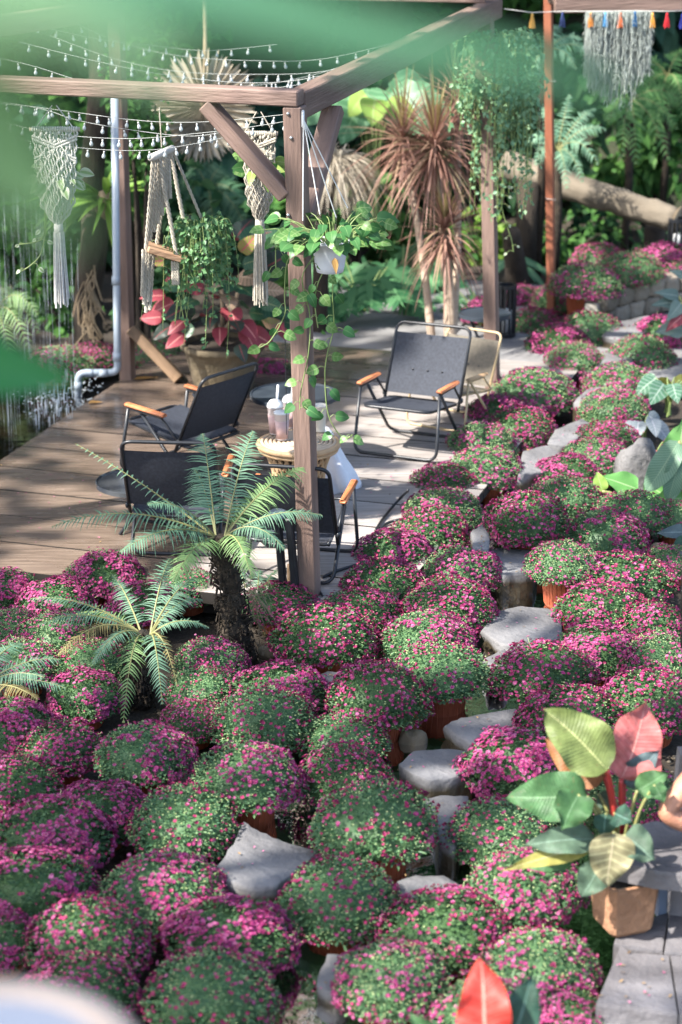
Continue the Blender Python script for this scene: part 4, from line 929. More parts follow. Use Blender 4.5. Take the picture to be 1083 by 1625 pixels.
fern('smaller fern with spreading fronds left of the tree fern', (218, 1118), (232, 1004), [
 (48, 950, .1, .06, 'g', .75), (62, 992, -.1, .07, 'g', .8), (178, 912, .35, .04, 'g', .8), (270, 886, .35, .05, 'g', 1.1), (312, 916, .25, .05, 'g', 1.1), (196, 1148, -.35, .11, 'y', .85), (258, 1118, -.35, .10, 'g', .9),
 (148, 1054, -.3, .07, 'g', .7), (332, 996, .05, .05, 'g', .55), (92, 1040, -.2, .09, 'd', .9), (322, 952, .2, .06, 'g', .6), (120, 975, .25, .05, 'y', .6), (282, 1090, -.25, .09, 'd', .5)], 32, .092, .0082, .055, .04)
fern('fern reaching in from the left edge of the flower field', (-50, 1160), (-45, 1095), [
 (96, 1046, .1, .05), (70, 1075, -.15, .05), (104, 1092, -.05, .05), (60, 1110, -.3, .05, 'd'), (40, 1020, .25, .06), (-60, 1000, .3, .06), (-120, 1100, 0, .06)], 28, .09, .0085, .05, .04)
fern('little fern sprouting at the right of the tree fern trunk', (405, 985), (402, 965), [
 (478, 962, -.1, .04), (440, 905, .15, .04), (412, 905, .1, .04), (470, 938, .1, .05), (380, 905, .1, .04), (420, 1010, -.2, .05, 'd')], 20, .055, .009, .03, .025)
m_root = M('dry_roots', (0.14, 0.10, 0.06), (0.26, 0.20, 0.13), 10, .9)
c = P(400, 1040, GZ); mb = MB()
for i in range(70):
    a = R.uniform(0, 6.28); q = Vector((.03 * math.cos(a), .03 * math.sin(a), R.uniform(.05, .42))); e = q + Vector((R.uniform(-.09, .11), R.uniform(-.08, .02), R.uniform(-.16, .04)))
    mb.tube(bez(q, (q + e) / 2 + UP * .05, e, 4), .0018, 4, False)
o = mb.build('dry_root_tangle', m_root, loc=c); o['kind'] = 'stuff'; o['label'] = 'tangle of dry roots and old fronds at the tree fern foot'

# ================================================================ single leaves shared by the leafy plants
def leaf_mesh(name, prof, L, W, mat, bend=.25, fold=.2, seg=7, wave=0.0):
    mb = MB(); mb.sheet_leaf(L, W, prof, bend, fold, max(seg, 8), wave, 7 if W > .1 else 0, 8 if W > .1 else 4, R.uniform(0, 6)); return mb.mesh(name, mat, True)
def put_leaf(me, parent, p, d, nrm, s=1.0, name='leaf'):
    """leaf object: local +y runs along the leaf, +z is its upper face"""
    y = Vector(d).normalized(); x = y.cross(Vector(nrm)); x = x.normalized() if x.length > 1e-4 else y.orthogonal().normalized(); z = x.cross(y)
    o = ob(name, me, parent); o.matrix_local = Matrix.Translation(Vector(p)) @ Matrix((x, y, z)).transposed().to_4x4() @ Matrix.Scale(s, 4); return o
TOCAM = Vector((0, -1, .35)).normalized()

# ---- hanging pothos in the white pot
m_poth = LEAF('pothos_leaf', (0.035, 0.12, 0.04), (0.075, 0.19, 0.055), (.13, .24, .09), .05, rough=.35)
m_poth_y = LEAF('pothos_leaf_variegated', (0.075, 0.18, 0.05), (0.15, 0.26, 0.075), (.24, .33, .13), .06, stripes=3, stripe_c=(.2, .31, .12), rough=.35)
PO = [leaf_mesh('pothos_leaf', 'heart', .10, .082, m_poth, .35, .22), leaf_mesh('pothos_leaf_b', 'heart', .115, .078, m_poth, .5, .3), leaf_mesh('pothos_leaf_c', 'heart', .095, .08, m_poth_y, .3, .2)]
m_vine = M('vine_stem', (0.14, 0.20, 0.06), (0.2, 0.26, 0.09), 10, .6)
m_whitepot = M('white_pot', (0.55, 0.56, 0.60), (0.66, 0.67, 0.70), 5, .6, .1, 40)
m_cordw = M('white_string', (0.66, 0.66, 0.62), (0.55, 0.55, 0.52), 30, .8)
def vine(t, pts, n, meshes, s=1.0, r=.003, start=.1, both=True):
    q = smooth_path(pts, 6); mb = MB(); mb.tube([p - t.location for p in q], r, 5, False); mb.build('vine', m_vine, t, True)
    for i in range(n):
        k = (start + (1 - start) * (i + R.uniform(.2, .8)) / n) * (len(q) - 1); a = int(k); p = q[a].lerp(q[min(a + 1, len(q) - 1)], k - a) - t.location
        sd = -1 if i % 2 else 1; d = Vector((sd * R.uniform(.5, 1), R.uniform(-.5, .1), R.uniform(-.7, .25))).normalized(); st = R.uniform(.02, .05)
        mb = MB(); mb.tube([p, p + d * st * .6 + UP * .01, p + d * st], .0016, 4, False); mb.build('petiole', m_vine, t)
        put_leaf(R.choice(meshes), t, p + d * st, d + Vector((0, 0, -.4)), TOCAM + rvec() * .5, s * R.uniform(.7, 1.1))
Yp = O1.y - .16
pc = V(524, 432, Yp)
t = thing('hanging_pothos', 'trailing pothos in a white pot hung from the corner post', 'hanging plant', V(524, 432, Yp))
mb = MB(); mb.lathe([(.048, 0), (.062, .004), (.068, .03), (.078, .10), (.086, .135), (.092, .138), (.092, .152), (.084, .152), (.08, .13), (.001, .125)], 26); mb.build('pot', m_whitepot, t, True)
mb = MB(); mb.blade((.022, -.078, .085), (.1, -.1, -1), TOCAM, .075, .03, 'lance', .05, .4, 6); mb.build('dead_leaf', m_dry, t, True)
hkp = V(482, 190, Yp)
for a, (tx, ty) in enumerate(((481, 350), (508, 340), (534, 345), (552, 330))):
    mb = MB(); e = V(tx, ty, Yp + R.uniform(-.06, .06)); mb.tube([hkp - t.location, e - t.location] + ([] if a in (1, 3) else []), .0028, 5, False); mb.build('string', m_cordw, t)
for i in range(84):
    a = R.uniform(0, 6.28); rr_ = abs(R.gauss(0, .12)) + .03; base = Vector((rr_ * .5 * math.cos(a), rr_ * .4 * math.sin(a), .14))
    d = Vector((math.cos(a) * 1.0, math.sin(a) * .8 - .25, R.uniform(.1, 1.0))).normalized(); L = R.uniform(.06, .20); p = base + d * L + Vector((-.02, 0, 0))
    mb = MB(); mb.tube(bez(base, base + d * L * .5 + UP * .05, p, 4), .0022, 4, False); mb.build('petiole', m_vine, t)
    put_leaf(R.choice(PO), t, p, Vector((math.cos(a), math.sin(a) - .5, R.uniform(-.7, .1))), TOCAM + UP * .5 + rvec() * .55, R.uniform(.55, .95))
for pts, n in (([(505, 400), (480, 440), (492, 500), (490, 560), (478, 620), (476, 650)], 13), ([(470, 390), (455, 420), (452, 470), (452, 500), (430, 540), (412, 552)], 9), ([(530, 430), (528, 470), (530, 520), (520, 560), (516, 600), (522, 660), (545, 695), (560, 690)], 12),
               ([(495, 380), (462, 370), (440, 380), (438, 430)], 6), ([(560, 370), (590, 350), (605, 360), (600, 372)], 5), ([(520, 420), (505, 450), (500, 480), (505, 520)], 7)):
    vine(t, [V(x, y, Yp - .02 - .01 * (i % 2)) for i, (x, y) in enumerate(pts)], n, PO, .66)
# aerial roots
for x, y0, y1 in ((452, 500, 690), (516, 600, 640)):
    mb = MB(); mb.tube([V(x, y0, Yp) - t.location, V(x + 2, (y0 + y1) / 2, Yp) - t.location, V(x + 3, y1, Yp) - t.location], .0018, 4, False); mb.build('aerial_root', m_black, t)

# ---- macrame hangers
m_cot = M('cotton_cord', (0.52, 0.50, 0.47), (0.66, 0.64, 0.60), 60, .95, .5, 300)
m_cot2 = M('natural_cord', (0.40, 0.36, 0.29), (0.55, 0.50, 0.41), 60, .95, .5, 300)
m_dowel = M('dowel_wood', (0.36, 0.30, 0.23), (0.5, 0.43, 0.34), 10, .7)
def macrame(label, px, Y, ytop, wtop, ypanel, ynarrow, wn, yknot, ytail, mat, yhang, plant='light', extra_tail=20):
    c = V(px, ytop, Y); s = ppm(c) * .95; t = thing('macrame_hanger', label, 'macrame hanger', c); X = lambda w: w / s; Z = lambda y: (V(px, y, Y) - c).z
    mb = MB(); mb.tube([(-X(wtop) * .58, 0, 0), (X(wtop) * .58, 0, 0)], .011, 8); mb.build('dowel', m_dowel, t, True)
    mb = MB(); hz = Z(yhang)
    for sd in (-1, 1): mb.tube([(sd * X(wtop) * .45, 0, 0), (0 + sd * .01, .02, hz)], .003, 5, False)
    mb.build('hanging_cord', mat, t)
    mb = MB(); N = 20; z0, z1, z2, z3 = 0, Z(ypanel), Z(ynarrow), Z(yknot)
    for k in range(N):
        x0 = (k / (N - 1) - .5); pts = []
        for i in range(25):
            q = i / 24; z = z0 + (z3 - z0) * q
            if z > z1: w = 1 - .12 * (z / z1)
            elif z > z2: w = .88 + (wn / wtop - .88) * ((z - z1) / (z2 - z1))
            else: w = (wn / wtop) * (1 - ((z - z2) / (z3 - z2)) ** 1.4 * .9)
            zig = .012 * math.sin(i * 1.9 + k * 1.3)
            yy = -.03 * math.sin(math.pi * min(1, (z / z3) ** 1.5)) * math.cos(x0 * 2.6) * 2.0 + .006 * math.sin(i * 2.6 + k * 2)
            pts.append((x0 * X(wtop) * w + zig * .5, yy - .006 * (k % 2), z))
        mb.tube(pts, .0046, 5, False)
    mb.build('cord_panel', mat, t, True)
    # rows of knots: lark's heads along the dowel, chevrons and diamonds below
    mb = MB()
    for k in range(N): mb.ball(((k / (N - 1) - .5) * X(wtop), -.004, 0), (.007, .015, .016), 6, 4)
    for row, (zr, up) in enumerate(((.25, 1), (.32, 1), (.55, -1), (.62, -1), (.85, 1))):
        for k in range(31):
            x = (k / 30 - .5); z = z1 * (zr + .22 * (.5 - abs(x) * 2) * up * .9); mb.ball((x * X(wtop) * (1 - .12 * z / z1), -.016, z), (.0075, .009, .008), 6, 4)
    for k in range(60):
        x = R.uniform(-.42, .42); z = z1 * R.uniform(.05, .98); mb.ball((x * X(wtop) * .9, -.014, z), (.007, .008, .011), 6, 4)
    mb.build('knots', mat, t, True, 'stuff')
    mb = MB(); mb.lathe([(.012, z3 + .03), (.022, z3 + .02), (.024, z3 - .02), (.02, z3 - .035)], 10); mb.build('gathering_knot', mat, t, True)
    mb = MB(); zt_ = Z(ytail)
    for k in range(46):
        a = k * 2.4; r = .003 + .0032 * math.sqrt(k); e = r * X(extra_tail) / .022 * .55
        mb.tube([(r * math.cos(a), r * math.sin(a), z3 - .03), (e * .8 * math.cos(a), e * .8 * math.sin(a), (z3 + zt_) / 2), (e * math.cos(a) + R.uniform(-.003, .003), e * math.sin(a), zt_ + R.uniform(-.02, .03))], .0034, 5, False)
    mb.build('tassel', mat, t, True)
    rp = X(wn) * .43; zb = z2 + (z3 - z2) * .45; mb = MB(); mb.lathe([(rp * .7, zb), (rp * .95, zb + .10), (rp * 1.02, zb + .16), (rp * .95, zb + .155), (.001, zb + .14)], 20, (0, .045, 0)); mb.build('pot', m_whitepot, t, True)
    return t, zb + .15, c
m_pale = LEAF('cream_leaf', (.30, .36, .22), (.45, .50, .36), (.2, .3, .12), .3, rough=.45, edge=(.6, .62, .5))
PALE = [leaf_mesh('cream_leaf', 'ovate', .075, .045, m_pale, .4, .25)]
m_yg = LEAF('lime_leaf', (.16, .28, .06), (.30, .38, .10), (.38, .42, .18), .07, rough=.4)
LIME = [leaf_mesh('lime_leaf', 'heart', .11, .06, m_yg, .4, .25), PO[0], PO[2]]
Ym = O1.y + Wd.y * 1.6
def foliage(t, z, n, spread, meshes, s, zr=(-.2, .7)):
    for i in range(n):
        a = R.uniform(0, 6.28); d = Vector((math.cos(a), math.sin(a) * .8 - .2, R.uniform(*zr))).normalized(); L = spread * R.uniform(.5, 1.1)
        b = Vector((0, .04, z)); p = b + d * L; mb = MB(); mb.tube(bez(b, b + d * L * .5 + UP * .03, p, 3), .002, 4, False); mb.build('stem', m_vine, t)
        put_leaf(R.choice(meshes), t, p, d + Vector((0, -.2, -.5)), TOCAM + rvec() * .6, s * R.uniform(.7, 1.15))
t, z, c = macrame('white macrame plant hanger with long tassel at the far left', 87, Ym, 205, 66, 275, 318, 52, 358, 482, m_cot, 168)
foliage(t, z, 26, .11, PALE, 1.0)
vine(t, [c + Vector((-.07, -.03, z - .02)), V(72, 350, Ym), V(65, 380, Ym), V(30, 388, Ym)], 4, PALE, .5)
vine(t, [c + Vector((-.07, -.03, z - .02)), V(74, 350, Ym), V(66, 400, Ym), V(50, 420, Ym), V(35, 430, Ym)], 4, PALE, .5)
Ym2 = O1.y + .55
t, z, c = macrame('macrame plant hanger behind the diagonal brace, trailing lime leaves', 411, Ym2 + .15, 212, 50, 262, 312, 38, 352, 480, m_cot2, 178)
foliage(t, z + .03, 24, .09, LIME, .95)
# ---- macrame shelf swing
Ys = Ym2 + .45
c = V(257, 240, Ys); t = thing('macrame_shelf', 'knotted macrame swing shelf with wooden board and fringe', 'hanging shelf', c)
mb = MB(); hd = Vector((.35, .93, -.06)).normalized(); mb.tube([-hd * .13 + UP * -.02, hd * .13], .019, 10); mb.build('driftwood', M('driftwood', (.45, .42, .38), (.6, .57, .52), 8, .85, .3, 30), t, True)
mb = MB(); mb.tube([(0, 0, .02), V(253, 170, Ys) - c], .003, 5); mb.build('hanging_cord', m_cot2, t)
bl, br = V(228, 396, Ys - .05) - c, V(282, 412, Ys - .02) - c; bl2, br2 = bl + hd * .16, br + hd * .16
mb = MB(); rows = 11
def plait(a, b, r, n):
    d = (b - a)
    for k in range(3):
        pts = []
        for i in range(n * 4 + 1):
            q = i / (n * 4); w = q * n * 2 * math.pi * .5 + k * 2.094; pts.append(a + d * q + Vector((math.cos(w) * r, math.sin(w) * r * .7, 0)))
        mb.tube(pts, r * .8, 5, False)
st = -hd * .10
for i in range(7):
    q = i / 6; plait(st + hd * .03 * i + UP * -.015, bl.lerp(br, q * .75) + (bl2 - bl) * .2 + UP * (.30 * q), .0065, 10)
plait(st + hd * .05, br, .007, 14); plait(hd * .1, br2, .007, 14); plait(-st, bl2, .007, 13); plait(hd * .12 + UP * .01, br2 + Vector((.06, .05, .18)), .005, 10)
for i in range(5): plait(bl.lerp(bl2, i / 5) , V(226 + i * 3, 470 + (i * 13) % 30, Ys - .04) - c, .006, 9)
for i in range(3): plait(br + Vector((-.012 * i, 0, -.01)), br + Vector((-.012 * i, 0, -.13)), .006, 5)
mb.build('plaited_cords', m_cot2, t, True)
x_ = (br - bl).normalized(); mb = MB(); mb.box((bl + br2) / 2 + UP * -.0, ((br - bl).length * 1.2, .19, .03), Matrix((x_, UP.cross(x_).normalized(), x_.cross(UP.cross(x_)).normalized())).transposed(), .003); mb.build('board', M('shelf_wood', (.28, .16, .09), (.40, .26, .16), 3, .6, .2, 12, stretch=(1, 9, 9)), t)
# its trailing plant is a pot of its own
m_dis = M('small_leaf', (0.05, 0.14, 0.055), (0.13, 0.26, 0.10), 10, .45, transl=.25, island=True, contrast=(.1, .9))
pb_ = c + br.lerp(br2, .5) + UP * .014 + Vector((.085, .05, 0))
t2 = thing('trailing_plant', 'small leaved trailing plant cascading off the macrame shelf', 'hanging plant', pb_)
mb = MB(); mb.lathe([(.05, 0), (.065, .09), (.07, .10), (.001, .09)], 18); mb.build('pot', m_whitepot, t2, True)
def cascade(t, n, src, spread, lmin, lmax, leaf, mat, per=16, r=.0016, name='foliage', drift=0.0, zsq=1.0, wbias=None):
    mb = MB(); stm = MB()
    for i in range(n):
        a = R.uniform(0, 6.28); b = Vector(src) + Vector((math.cos(a) * spread[0] * R.random() ** .5, math.sin(a) * spread[1] * R.random() ** .5, R.uniform(0, spread[2])))
        L = R.uniform(lmin, lmax); out = Vector((math.cos(a) * R.uniform(.02, .08) + drift, math.sin(a) * .05, 0)); pts = [b, b + out + UP * .03, b + out * 1.5 - UP * L * .5, b + out * 1.4 + Vector((R.uniform(-.04, .04), R.uniform(-.03, .03), -L))]
        pts = smooth_path(pts, 4); stm.tube(pts, r, 4, False)
        for k in range(int(per * (.4 + L / lmax))):
            q = R.random() ** .8 * (len(pts) - 1); p = pts[int(q)].lerp(pts[min(int(q) + 1, len(pts) - 1)], q - int(q)); d = (rvec() + Vector((0, -.25, -.2))).normalized(); ll = leaf * R.uniform(.7, 1.3)
            mb.blade(p, d, TOCAM + rvec() * .8, ll, ll * .75, 'ovate', .2, .2, 2)
    o = mb.build(name, mat, t, False, 'stuff'); stm.build('stems', m_vine, t, False, 'stuff'); return o
cascade(t2, 95, (0.0, -.03, .09), (.085, .07, .07), .08, .32, .032, m_dis, 13)
cascade(t2, 8, (0.03, -.04, .05), (.10, .06, .05), .35, .62, .026, m_dis, 16)
cascade(t2, 6, (-.17, 0, .02), (.05, .04, .05), .25, .50, .022, m_dis, 6)

# ---- string lights
m_bulb = M('clear_bulb', (0.45, 0.50, 0.52), (0.55, 0.6, 0.6), 4, .05, transl=.35, spec=.9)
mb = MB(); mb.lathe([(.001, -.038), (.007, -.037), (.0125, -.030), (.0135, -.022), (.011, -.012), (.006, -.003), (.005, .004), (.001, .005)], 10); BULB = mb.mesh('bulb', m_bulb, True)
mb = MB(); mb.lathe([(.0062, 0), (.0062, .013), (.003, .016)], 8); CAP = mb.mesh('bulb_cap', M('bulb_cap', (.5, .5, .47), (.6, .6, .57), 9, .6), True)
m_wire = M('pale_wire', (0.30, 0.32, 0.30), (0.4, 0.4, 0.38), 9, .7)
STR = [
 ('lowest front strand of fairy bulbs hanging under the left beam', 11.7, 10.9, [(-90, 196), (0, 213), (60, 227), (120, 234), (200, 239), (260, 236), (330, 224), (372, 214)], .105),
 ('second lowest strand of fairy bulbs hanging under the left beam', 11.9, 11.0, [(-90, 180), (0, 194), (60, 207), (118, 216), (210, 220), (300, 213), (380, 204), (458, 192)], .11),
 ('third strand of fairy bulbs up, just below the left beam', 12.1, 11.1, [(-90, 150), (20, 165), (118, 178), (200, 189), (270, 194), (350, 192), (450, 182)], .11),
 ('strand of fairy bulbs grazing the underside of the left beam', 12.2, 11.3, [(-60, 158), (60, 172), (120, 190), (200, 205), (300, 216), (362, 208)], .14),
 ('strand of fairy bulbs lowest of those above the left beam', 12.6, 12.0, [(-40, 84), (50, 104), (130, 128), (230, 146), (340, 146), (450, 138), (560, 118)], .13),
 ('strand of fairy bulbs crossing above the beam to the right timber', 12.9, 12.4, [(30, 66), (150, 96), (260, 118), (380, 131), (480, 126), (600, 96)], .12),
 ('upper strand of fairy bulbs before the dried palm fan', 13.4, 12.9, [(80, 56), (180, 92), (280, 113), (400, 118), (520, 112), (640, 76)], .12),
 ('topmost strand of fairy bulbs high in the leaves', 13.9, 13.6, [(120, 36), (190, 66), (280, 88), (400, 96), (520, 92), (680, 52)], .12),
 ('steep strand of fairy bulbs rising to the right timber', 13.2, 13.6, [(330, 140), (420, 134), (500, 118), (580, 92), (660, 62), (720, 34)], .10),
 ('short strand of fairy bulbs high at left in the leaves', 14.3, 14.3, [(60, 40), (150, 60), (240, 72), (330, 80), (440, 70)], .13)]
for lab, ya, yb, pts, gap in STR:
    n = len(pts); q = smooth_path([V(x, y, ya + (yb - ya) * i / (n - 1)) for i, (x, y) in enumerate(pts)], 8); t = thing('string_lights', lab, 'string lights', q[0], group='fairy light strands')
    mb = MB(); mb.tube([p - t.location for p in q], .0013, 4, False); mb.build('wire', m_wire, t); acc = R.uniform(0, gap)
    for i in range(len(q) - 1):
        d = q[i + 1] - q[i]; L = d.length
        while acc < L:
            p = q[i] + d * (acc / L) - t.location; b = ob('bulb', BULB, t, loc=p - UP * .018); b.rotation_euler = (R.uniform(-.2, .2), R.uniform(-.2, .2), 0); b.scale = (.72,) * 3
            ob('cap', CAP, b); acc += gap * R.uniform(.55, 1.1)
        acc -= L

# ---- croton in the big clay planter
cb = P(355, 622, 0); t = thing('clay_planter', 'large mossy clay planter at the back of the terrace', 'planter', cb); s = 1 / ppm(cb)
rw = 62 * s; hh = .33
mb = MB(); mb.lathe([(rw * .66, 0), (rw * .74, .03), (rw * .90, hh * .6), (rw * .98, hh * .88), (rw * 1.06, hh * .9), (rw * 1.08, hh), (rw * .97, hh * 1.01), (rw * .93, hh * .9), (.001, hh * .9)], 36, lump=.04)
mb.build('body', M('mossy_clay', (0.075, 0.058, 0.032), (0.15, 0.115, 0.07), 5, .85, .7, 24, c3=(.10, .10, .045)), t, True)
mb = MB(); mb.lathe([(.001, hh * .93), (rw * .9, hh * .93), (rw * .92, hh * .91)], 24); mb.build('soil', m_soil, t)
m_cr = [LEAF('croton_green', (.018, .06, .035), (.04, .10, .05), (.14, .17, .08), .06, stripes=9, stripe_c=(.06, .12, .06), rough=.35), LEAF('croton_pink', (.20, .03, .045), (.34, .075, .088), (.6, .25, .22), .07, stripes=8, stripe_c=(.25, .05, .06), rough=.4),
        LEAF('croton_dark', (.02, .035, .03), (.05, .05, .04), (.2, .05, .05), .07, stripes=8, stripe_c=(.03, .06, .04), rough=.35), LEAF('croton_tan', (.36, .22, .15), (.45, .30, .2), (.5, .36, .25), .07, stripes=9, stripe_c=(.08, .12, .06), rough=.45), LEAF('croton_lime', (.20, .24, .06), (.30, .28, .07), (.45, .1, .12), .1, stripes=7, stripe_c=(.4, .1, .15), rough=.4)]
CR = [leaf_mesh('croton_leaf', 'ovate', .24, .145, m, .3, .18, 8, .04) for m in m_cr]
t = thing('croton', 'croton with dark green and pink patterned leaves in the clay planter', 'plant', (cb.x, cb.y, hh * .9))
for i in range(4):
    a = i * 1.6; mb = MB(); mb.tube([(0, 0, 0), (.05 * math.cos(a), .05 * math.sin(a), .18), (.11 * math.cos(a), .09 * math.sin(a), .38)], .014, 7); mb.build('stem', M('croton_stem', (.07, .05, .03), (.12, .09, .06), 9, .8), t, True)
for i in range(96):
    lay = i / 96; a = i * 2.4 + R.uniform(-.3, .3); hgt = .10 + .62 * lay; rr_ = .36 * (1 - .35 * lay) * R.uniform(.35, 1.05)
    p = Vector((rr_ * math.cos(a) * 1.15, rr_ * math.sin(a), hgt)); d = Vector((math.cos(a), math.sin(a), -.55 + 1.5 * lay + R.uniform(-.3, .3)))
    k = R.choices([0, 1, 2, 3, 4], [5, .8, 2.5, .3, .5] if lay > .5 else [2.4, 3.2, 2.4, 1.0, .8])[0]
    put_leaf(CR[k], t, p, d, UP * .7 + Vector((0, -.7, 0)) + rvec() * .4, R.uniform(.62, 1.0))
# ================================================================ planting behind the terrace
m_bark = M('dark_bark', (0.018, 0.013, 0.009), (0.05, 0.037, 0.025), 7, .95, .9, 30, stretch=(1, 1, .4))
m_d1 = M('leaf_deep', (0.014, 0.045, 0.018), (0.040, 0.098, 0.032), 10, .55, spec=.2, transl=.2, island=True, contrast=(.1, .9))
m_d2 = M('leaf_mid', (0.028, 0.09, 0.022), (0.085, 0.19, 0.042), 10, .55, spec=.2, transl=.28, island=True, contrast=(.1, .9))
m_d3 = M('leaf_blue', (0.016, 0.052, 0.035), (0.050, 0.115, 0.07), 10, .55, spec=.2, transl=.2, island=True, contrast=(.1, .9))
m_d4 = M('leaf_lime', (0.08, 0.17, 0.025), (0.19, 0.30, 0.055), 10, .5, spec=.2, transl=.3, island=True, contrast=(.1, .9))
def shrub(label, px, py, Y, wpx, hpx, n, leaf, mat, prof='ovate', ratio=.5, name='leafy_shrub', gz=None, droop=.35, trunk=True, depth=.6, cat='shrub'):
    """leafy shrub whose crown fills an uneven blob around the given spot; stems reach the ground"""
    c = V(px, py, Y); s = 1 / ppm(c); rx, rz = wpx * s / 2, hpx * s / 2; g = gz if gz is not None else max(GZ, min(c.z - rz, (Y - 20.6) * .55 if Y > 20.6 else GZ))
    t = thing(name, label, cat, (c.x, c.y, g)); cc = Vector((0, 0, c.z - g)); mb = MB(); sd = px * .13 + py * .07
    cl = [(cc + Vector((R.uniform(-.75, .75) * rx, R.uniform(-.7, .7) * rx * depth, R.uniform(-.75, .75) * rz)), R.uniform(.25, .5)) for _ in range(max(6, n // 45))]
    for i in range(n):
        q, k = R.choice(cl); d = rvec(); p = q + Vector((d.x * rx * k, d.y * rx * depth * k, d.z * rz * k)); d2 = ((p - q).normalized() * .6 + Vector((0, -.3, 0)) + rvec() * .6 + UP * -.1).normalized(); L = leaf * R.uniform(.6, 1.25)
        mb.blade(p, d2, UP * .8 + TOCAM * .5 + rvec() * .4, L, L * ratio, prof, droop, .2, 4)
    mb.build('crown', mat, t, False, 'stuff')
    if trunk:
        st = MB()
        for q, k in cl[:8]: 
            b = Vector((R.uniform(-.08, .08), R.uniform(-.05, .05), -.1)); st.tube(bez(b, Vector((b.x * .5, 0, q.z * .6)), q, 6), [.022 - .002 * i for i in range(7)], 6)
        st.build('trunk', m_bark, t, True)
    return t
def leafy(label, px, py, Y, n, meshes, spread, name, s=1.0, gz=GZ, stem_m=None, upness=(.2, 1.0), fan=1.0, cat='plant', front=.5):
    """plant of separate large leaves on stalks rising from one foot"""
    c = V(px, py, Y); t = thing(name, label, cat, (c.x, c.y, gz)); z = c.z - gz
    for i in range(n):
        a = i * 2.4 + R.uniform(-.4, .4); el = R.uniform(*upness); L = spread * R.uniform(.55, 1.05); d = Vector((math.cos(a) * fan, math.sin(a) * fan * .8 - front * .4, el)).normalized(); b = Vector((0, 0, z * .35)); p = Vector((0, 0, z)) + d * L * .6
        mb = MB(); mb.tube(bez(b + rvec() * .02, Vector((0, 0, z)) + d * L * .15, p, 6), [.008 - .0007 * k for k in range(7)], 5, False); mb.build('stalk', stem_m or m_vine, t, True)
        put_leaf(R.choice(meshes), t, p, Vector((d.x, d.y - front, el * .5 - .75)), UP * .5 + TOCAM + rvec() * .35, s * R.uniform(.7, 1.1))
    return t
# ---- far hedge of mixed shrubs (each its own plant)
HEDGE = [
 (30, 140, 21.8, 330, 330, 520, .24, m_d1, 'dark broadleaf shrub at the far upper left corner'),
 (190, 90, 23.0, 330, 300, 600, .20, m_d2, 'bright broadleaf tree crown behind the fairy lights at upper left'),
 (350, 60, 23.6, 340, 260, 560, .24, m_d3, 'blue green shrub behind the topmost fairy lights'),
 (520, 70, 23.0, 300, 300, 560, .22, m_d1, 'dark shrub behind the right pergola timber'),
 (660, 60, 24.0, 320, 260, 560, .24, m_d3, 'blue green shrub high behind the red cordyline'),
 (800, 40, 23.5, 300, 260, 560, .22, m_d2, 'mid green shrub high behind the second post'),
 (950, 60, 24.0, 320, 260, 560, .26, m_d1, 'dark shrub high behind the hanging moss'),
 (1080, 90, 22.5, 300, 360, 520, .34, m_d3, 'large leaved dark plant in the upper right corner'),
 (40, 330, 20.5, 300, 280, 520, .20, m_d1, 'dark shrub behind the falling water at left'),
 (250, 290, 20.8, 280, 300, 560, .22, m_d1, 'dark shrub behind the macrame shelf'),
 (400, 300, 20.4, 260, 320, 560, .26, m_d3, 'blue green shrub behind the hanger with the brace'),
 (320, 420, 19.6, 320, 200, 420, .24, m_d1, 'low dark shrub behind the pink and green croton'),
 (560, 390, 19.6, 260, 200, 480, .17, m_d1, 'glossy dark shrub behind the white hanging pot'),
 (640, 300, 20.8, 260, 320, 560, .22, m_d1, 'dark shrub directly behind the cordyline stems'),
 (880, 330, 21.0, 260, 260, 520, .18, m_d1, 'shaded shrub behind the log and the steel pole'),
 (1010, 300, 20.9, 260, 170, 480, .14, m_d2, 'mid green leafy shrub just above the fallen log'),
 (960, 180, 21.8, 280, 260, 560, .20, m_d1, 'dark shrub behind the bracken fronds'),
 (740, 420, 18.9, 180, 160, 360, .15, m_d4, 'lime green low shrub between cordyline stems and second post'),
 (920, 380, 20.2, 220, 110, 380, .12, m_d2, 'small leaved shrub under the fallen log'),
 (640, 420, 19.0, 190, 120, 420, .12, m_d2, 'bright speckled shrub below the cordyline heads'),
 (130, 430, 18.6, 170, 240, 360, .16, m_d1, 'shaded shrub behind the dark trunk at left'),
 (100, 240, 18.8, 240, 220, 420, .18, m_d2, 'mid green shrub behind the far left macrame hanger'),
 (310, 340, 18.4, 200, 180, 360, .17, m_d1, 'shaded leafy shrub between the two right macrame hangings'),
 (470, 440, 17.9, 150, 150, 340, .13, m_d2, 'leafy shrub behind the front post at mid height'),
 (560, 330, 18.6, 200, 150, 400, .16, m_d2, 'mid green shrub below the dried palm skirt'),
 (905, 400, 18.9, 170, 90, 420, .10, m_d2, 'low green shrub in front of the log between pole and flowers'),
 (1010, 385, 19.2, 200, 80, 420, .10, m_d1, 'low dark shrub behind the topmost flower row'),
 (1040, 220, 19.8, 200, 170, 460, .15, m_d2, 'mid green shrub above the right end of the log'),
 (850, 210, 19.2, 190, 220, 460, .15, m_d1, 'dark shrub between the second post and the steel pole'),
 (95, 500, 16.4, 120, 110, 340, .10, m_d2, 'low leafy shrub just behind the water between fern and trunk'),
 (45, 400, 16.9, 160, 150, 380, .15, m_d2, 'mid green shrub at the left edge above the lime fern'),
 (230, 480, 16.6, 110, 120, 300, .11, m_d1, 'dark leafy shrub between the rear post and the croton'),
 (440, 520, 16.6, 110, 90, 300, .09, m_d1, 'dark leafy shrub right of the croton behind the post'),
 (30, 250, 17.6, 200, 200, 420, .22, m_d3, 'blue green shrub at the left edge behind the macrame'),
 (40, 480, 17.2, 170, 160, 380, .13, m_d1, 'low dark shrub at the left edge behind the water'),
]
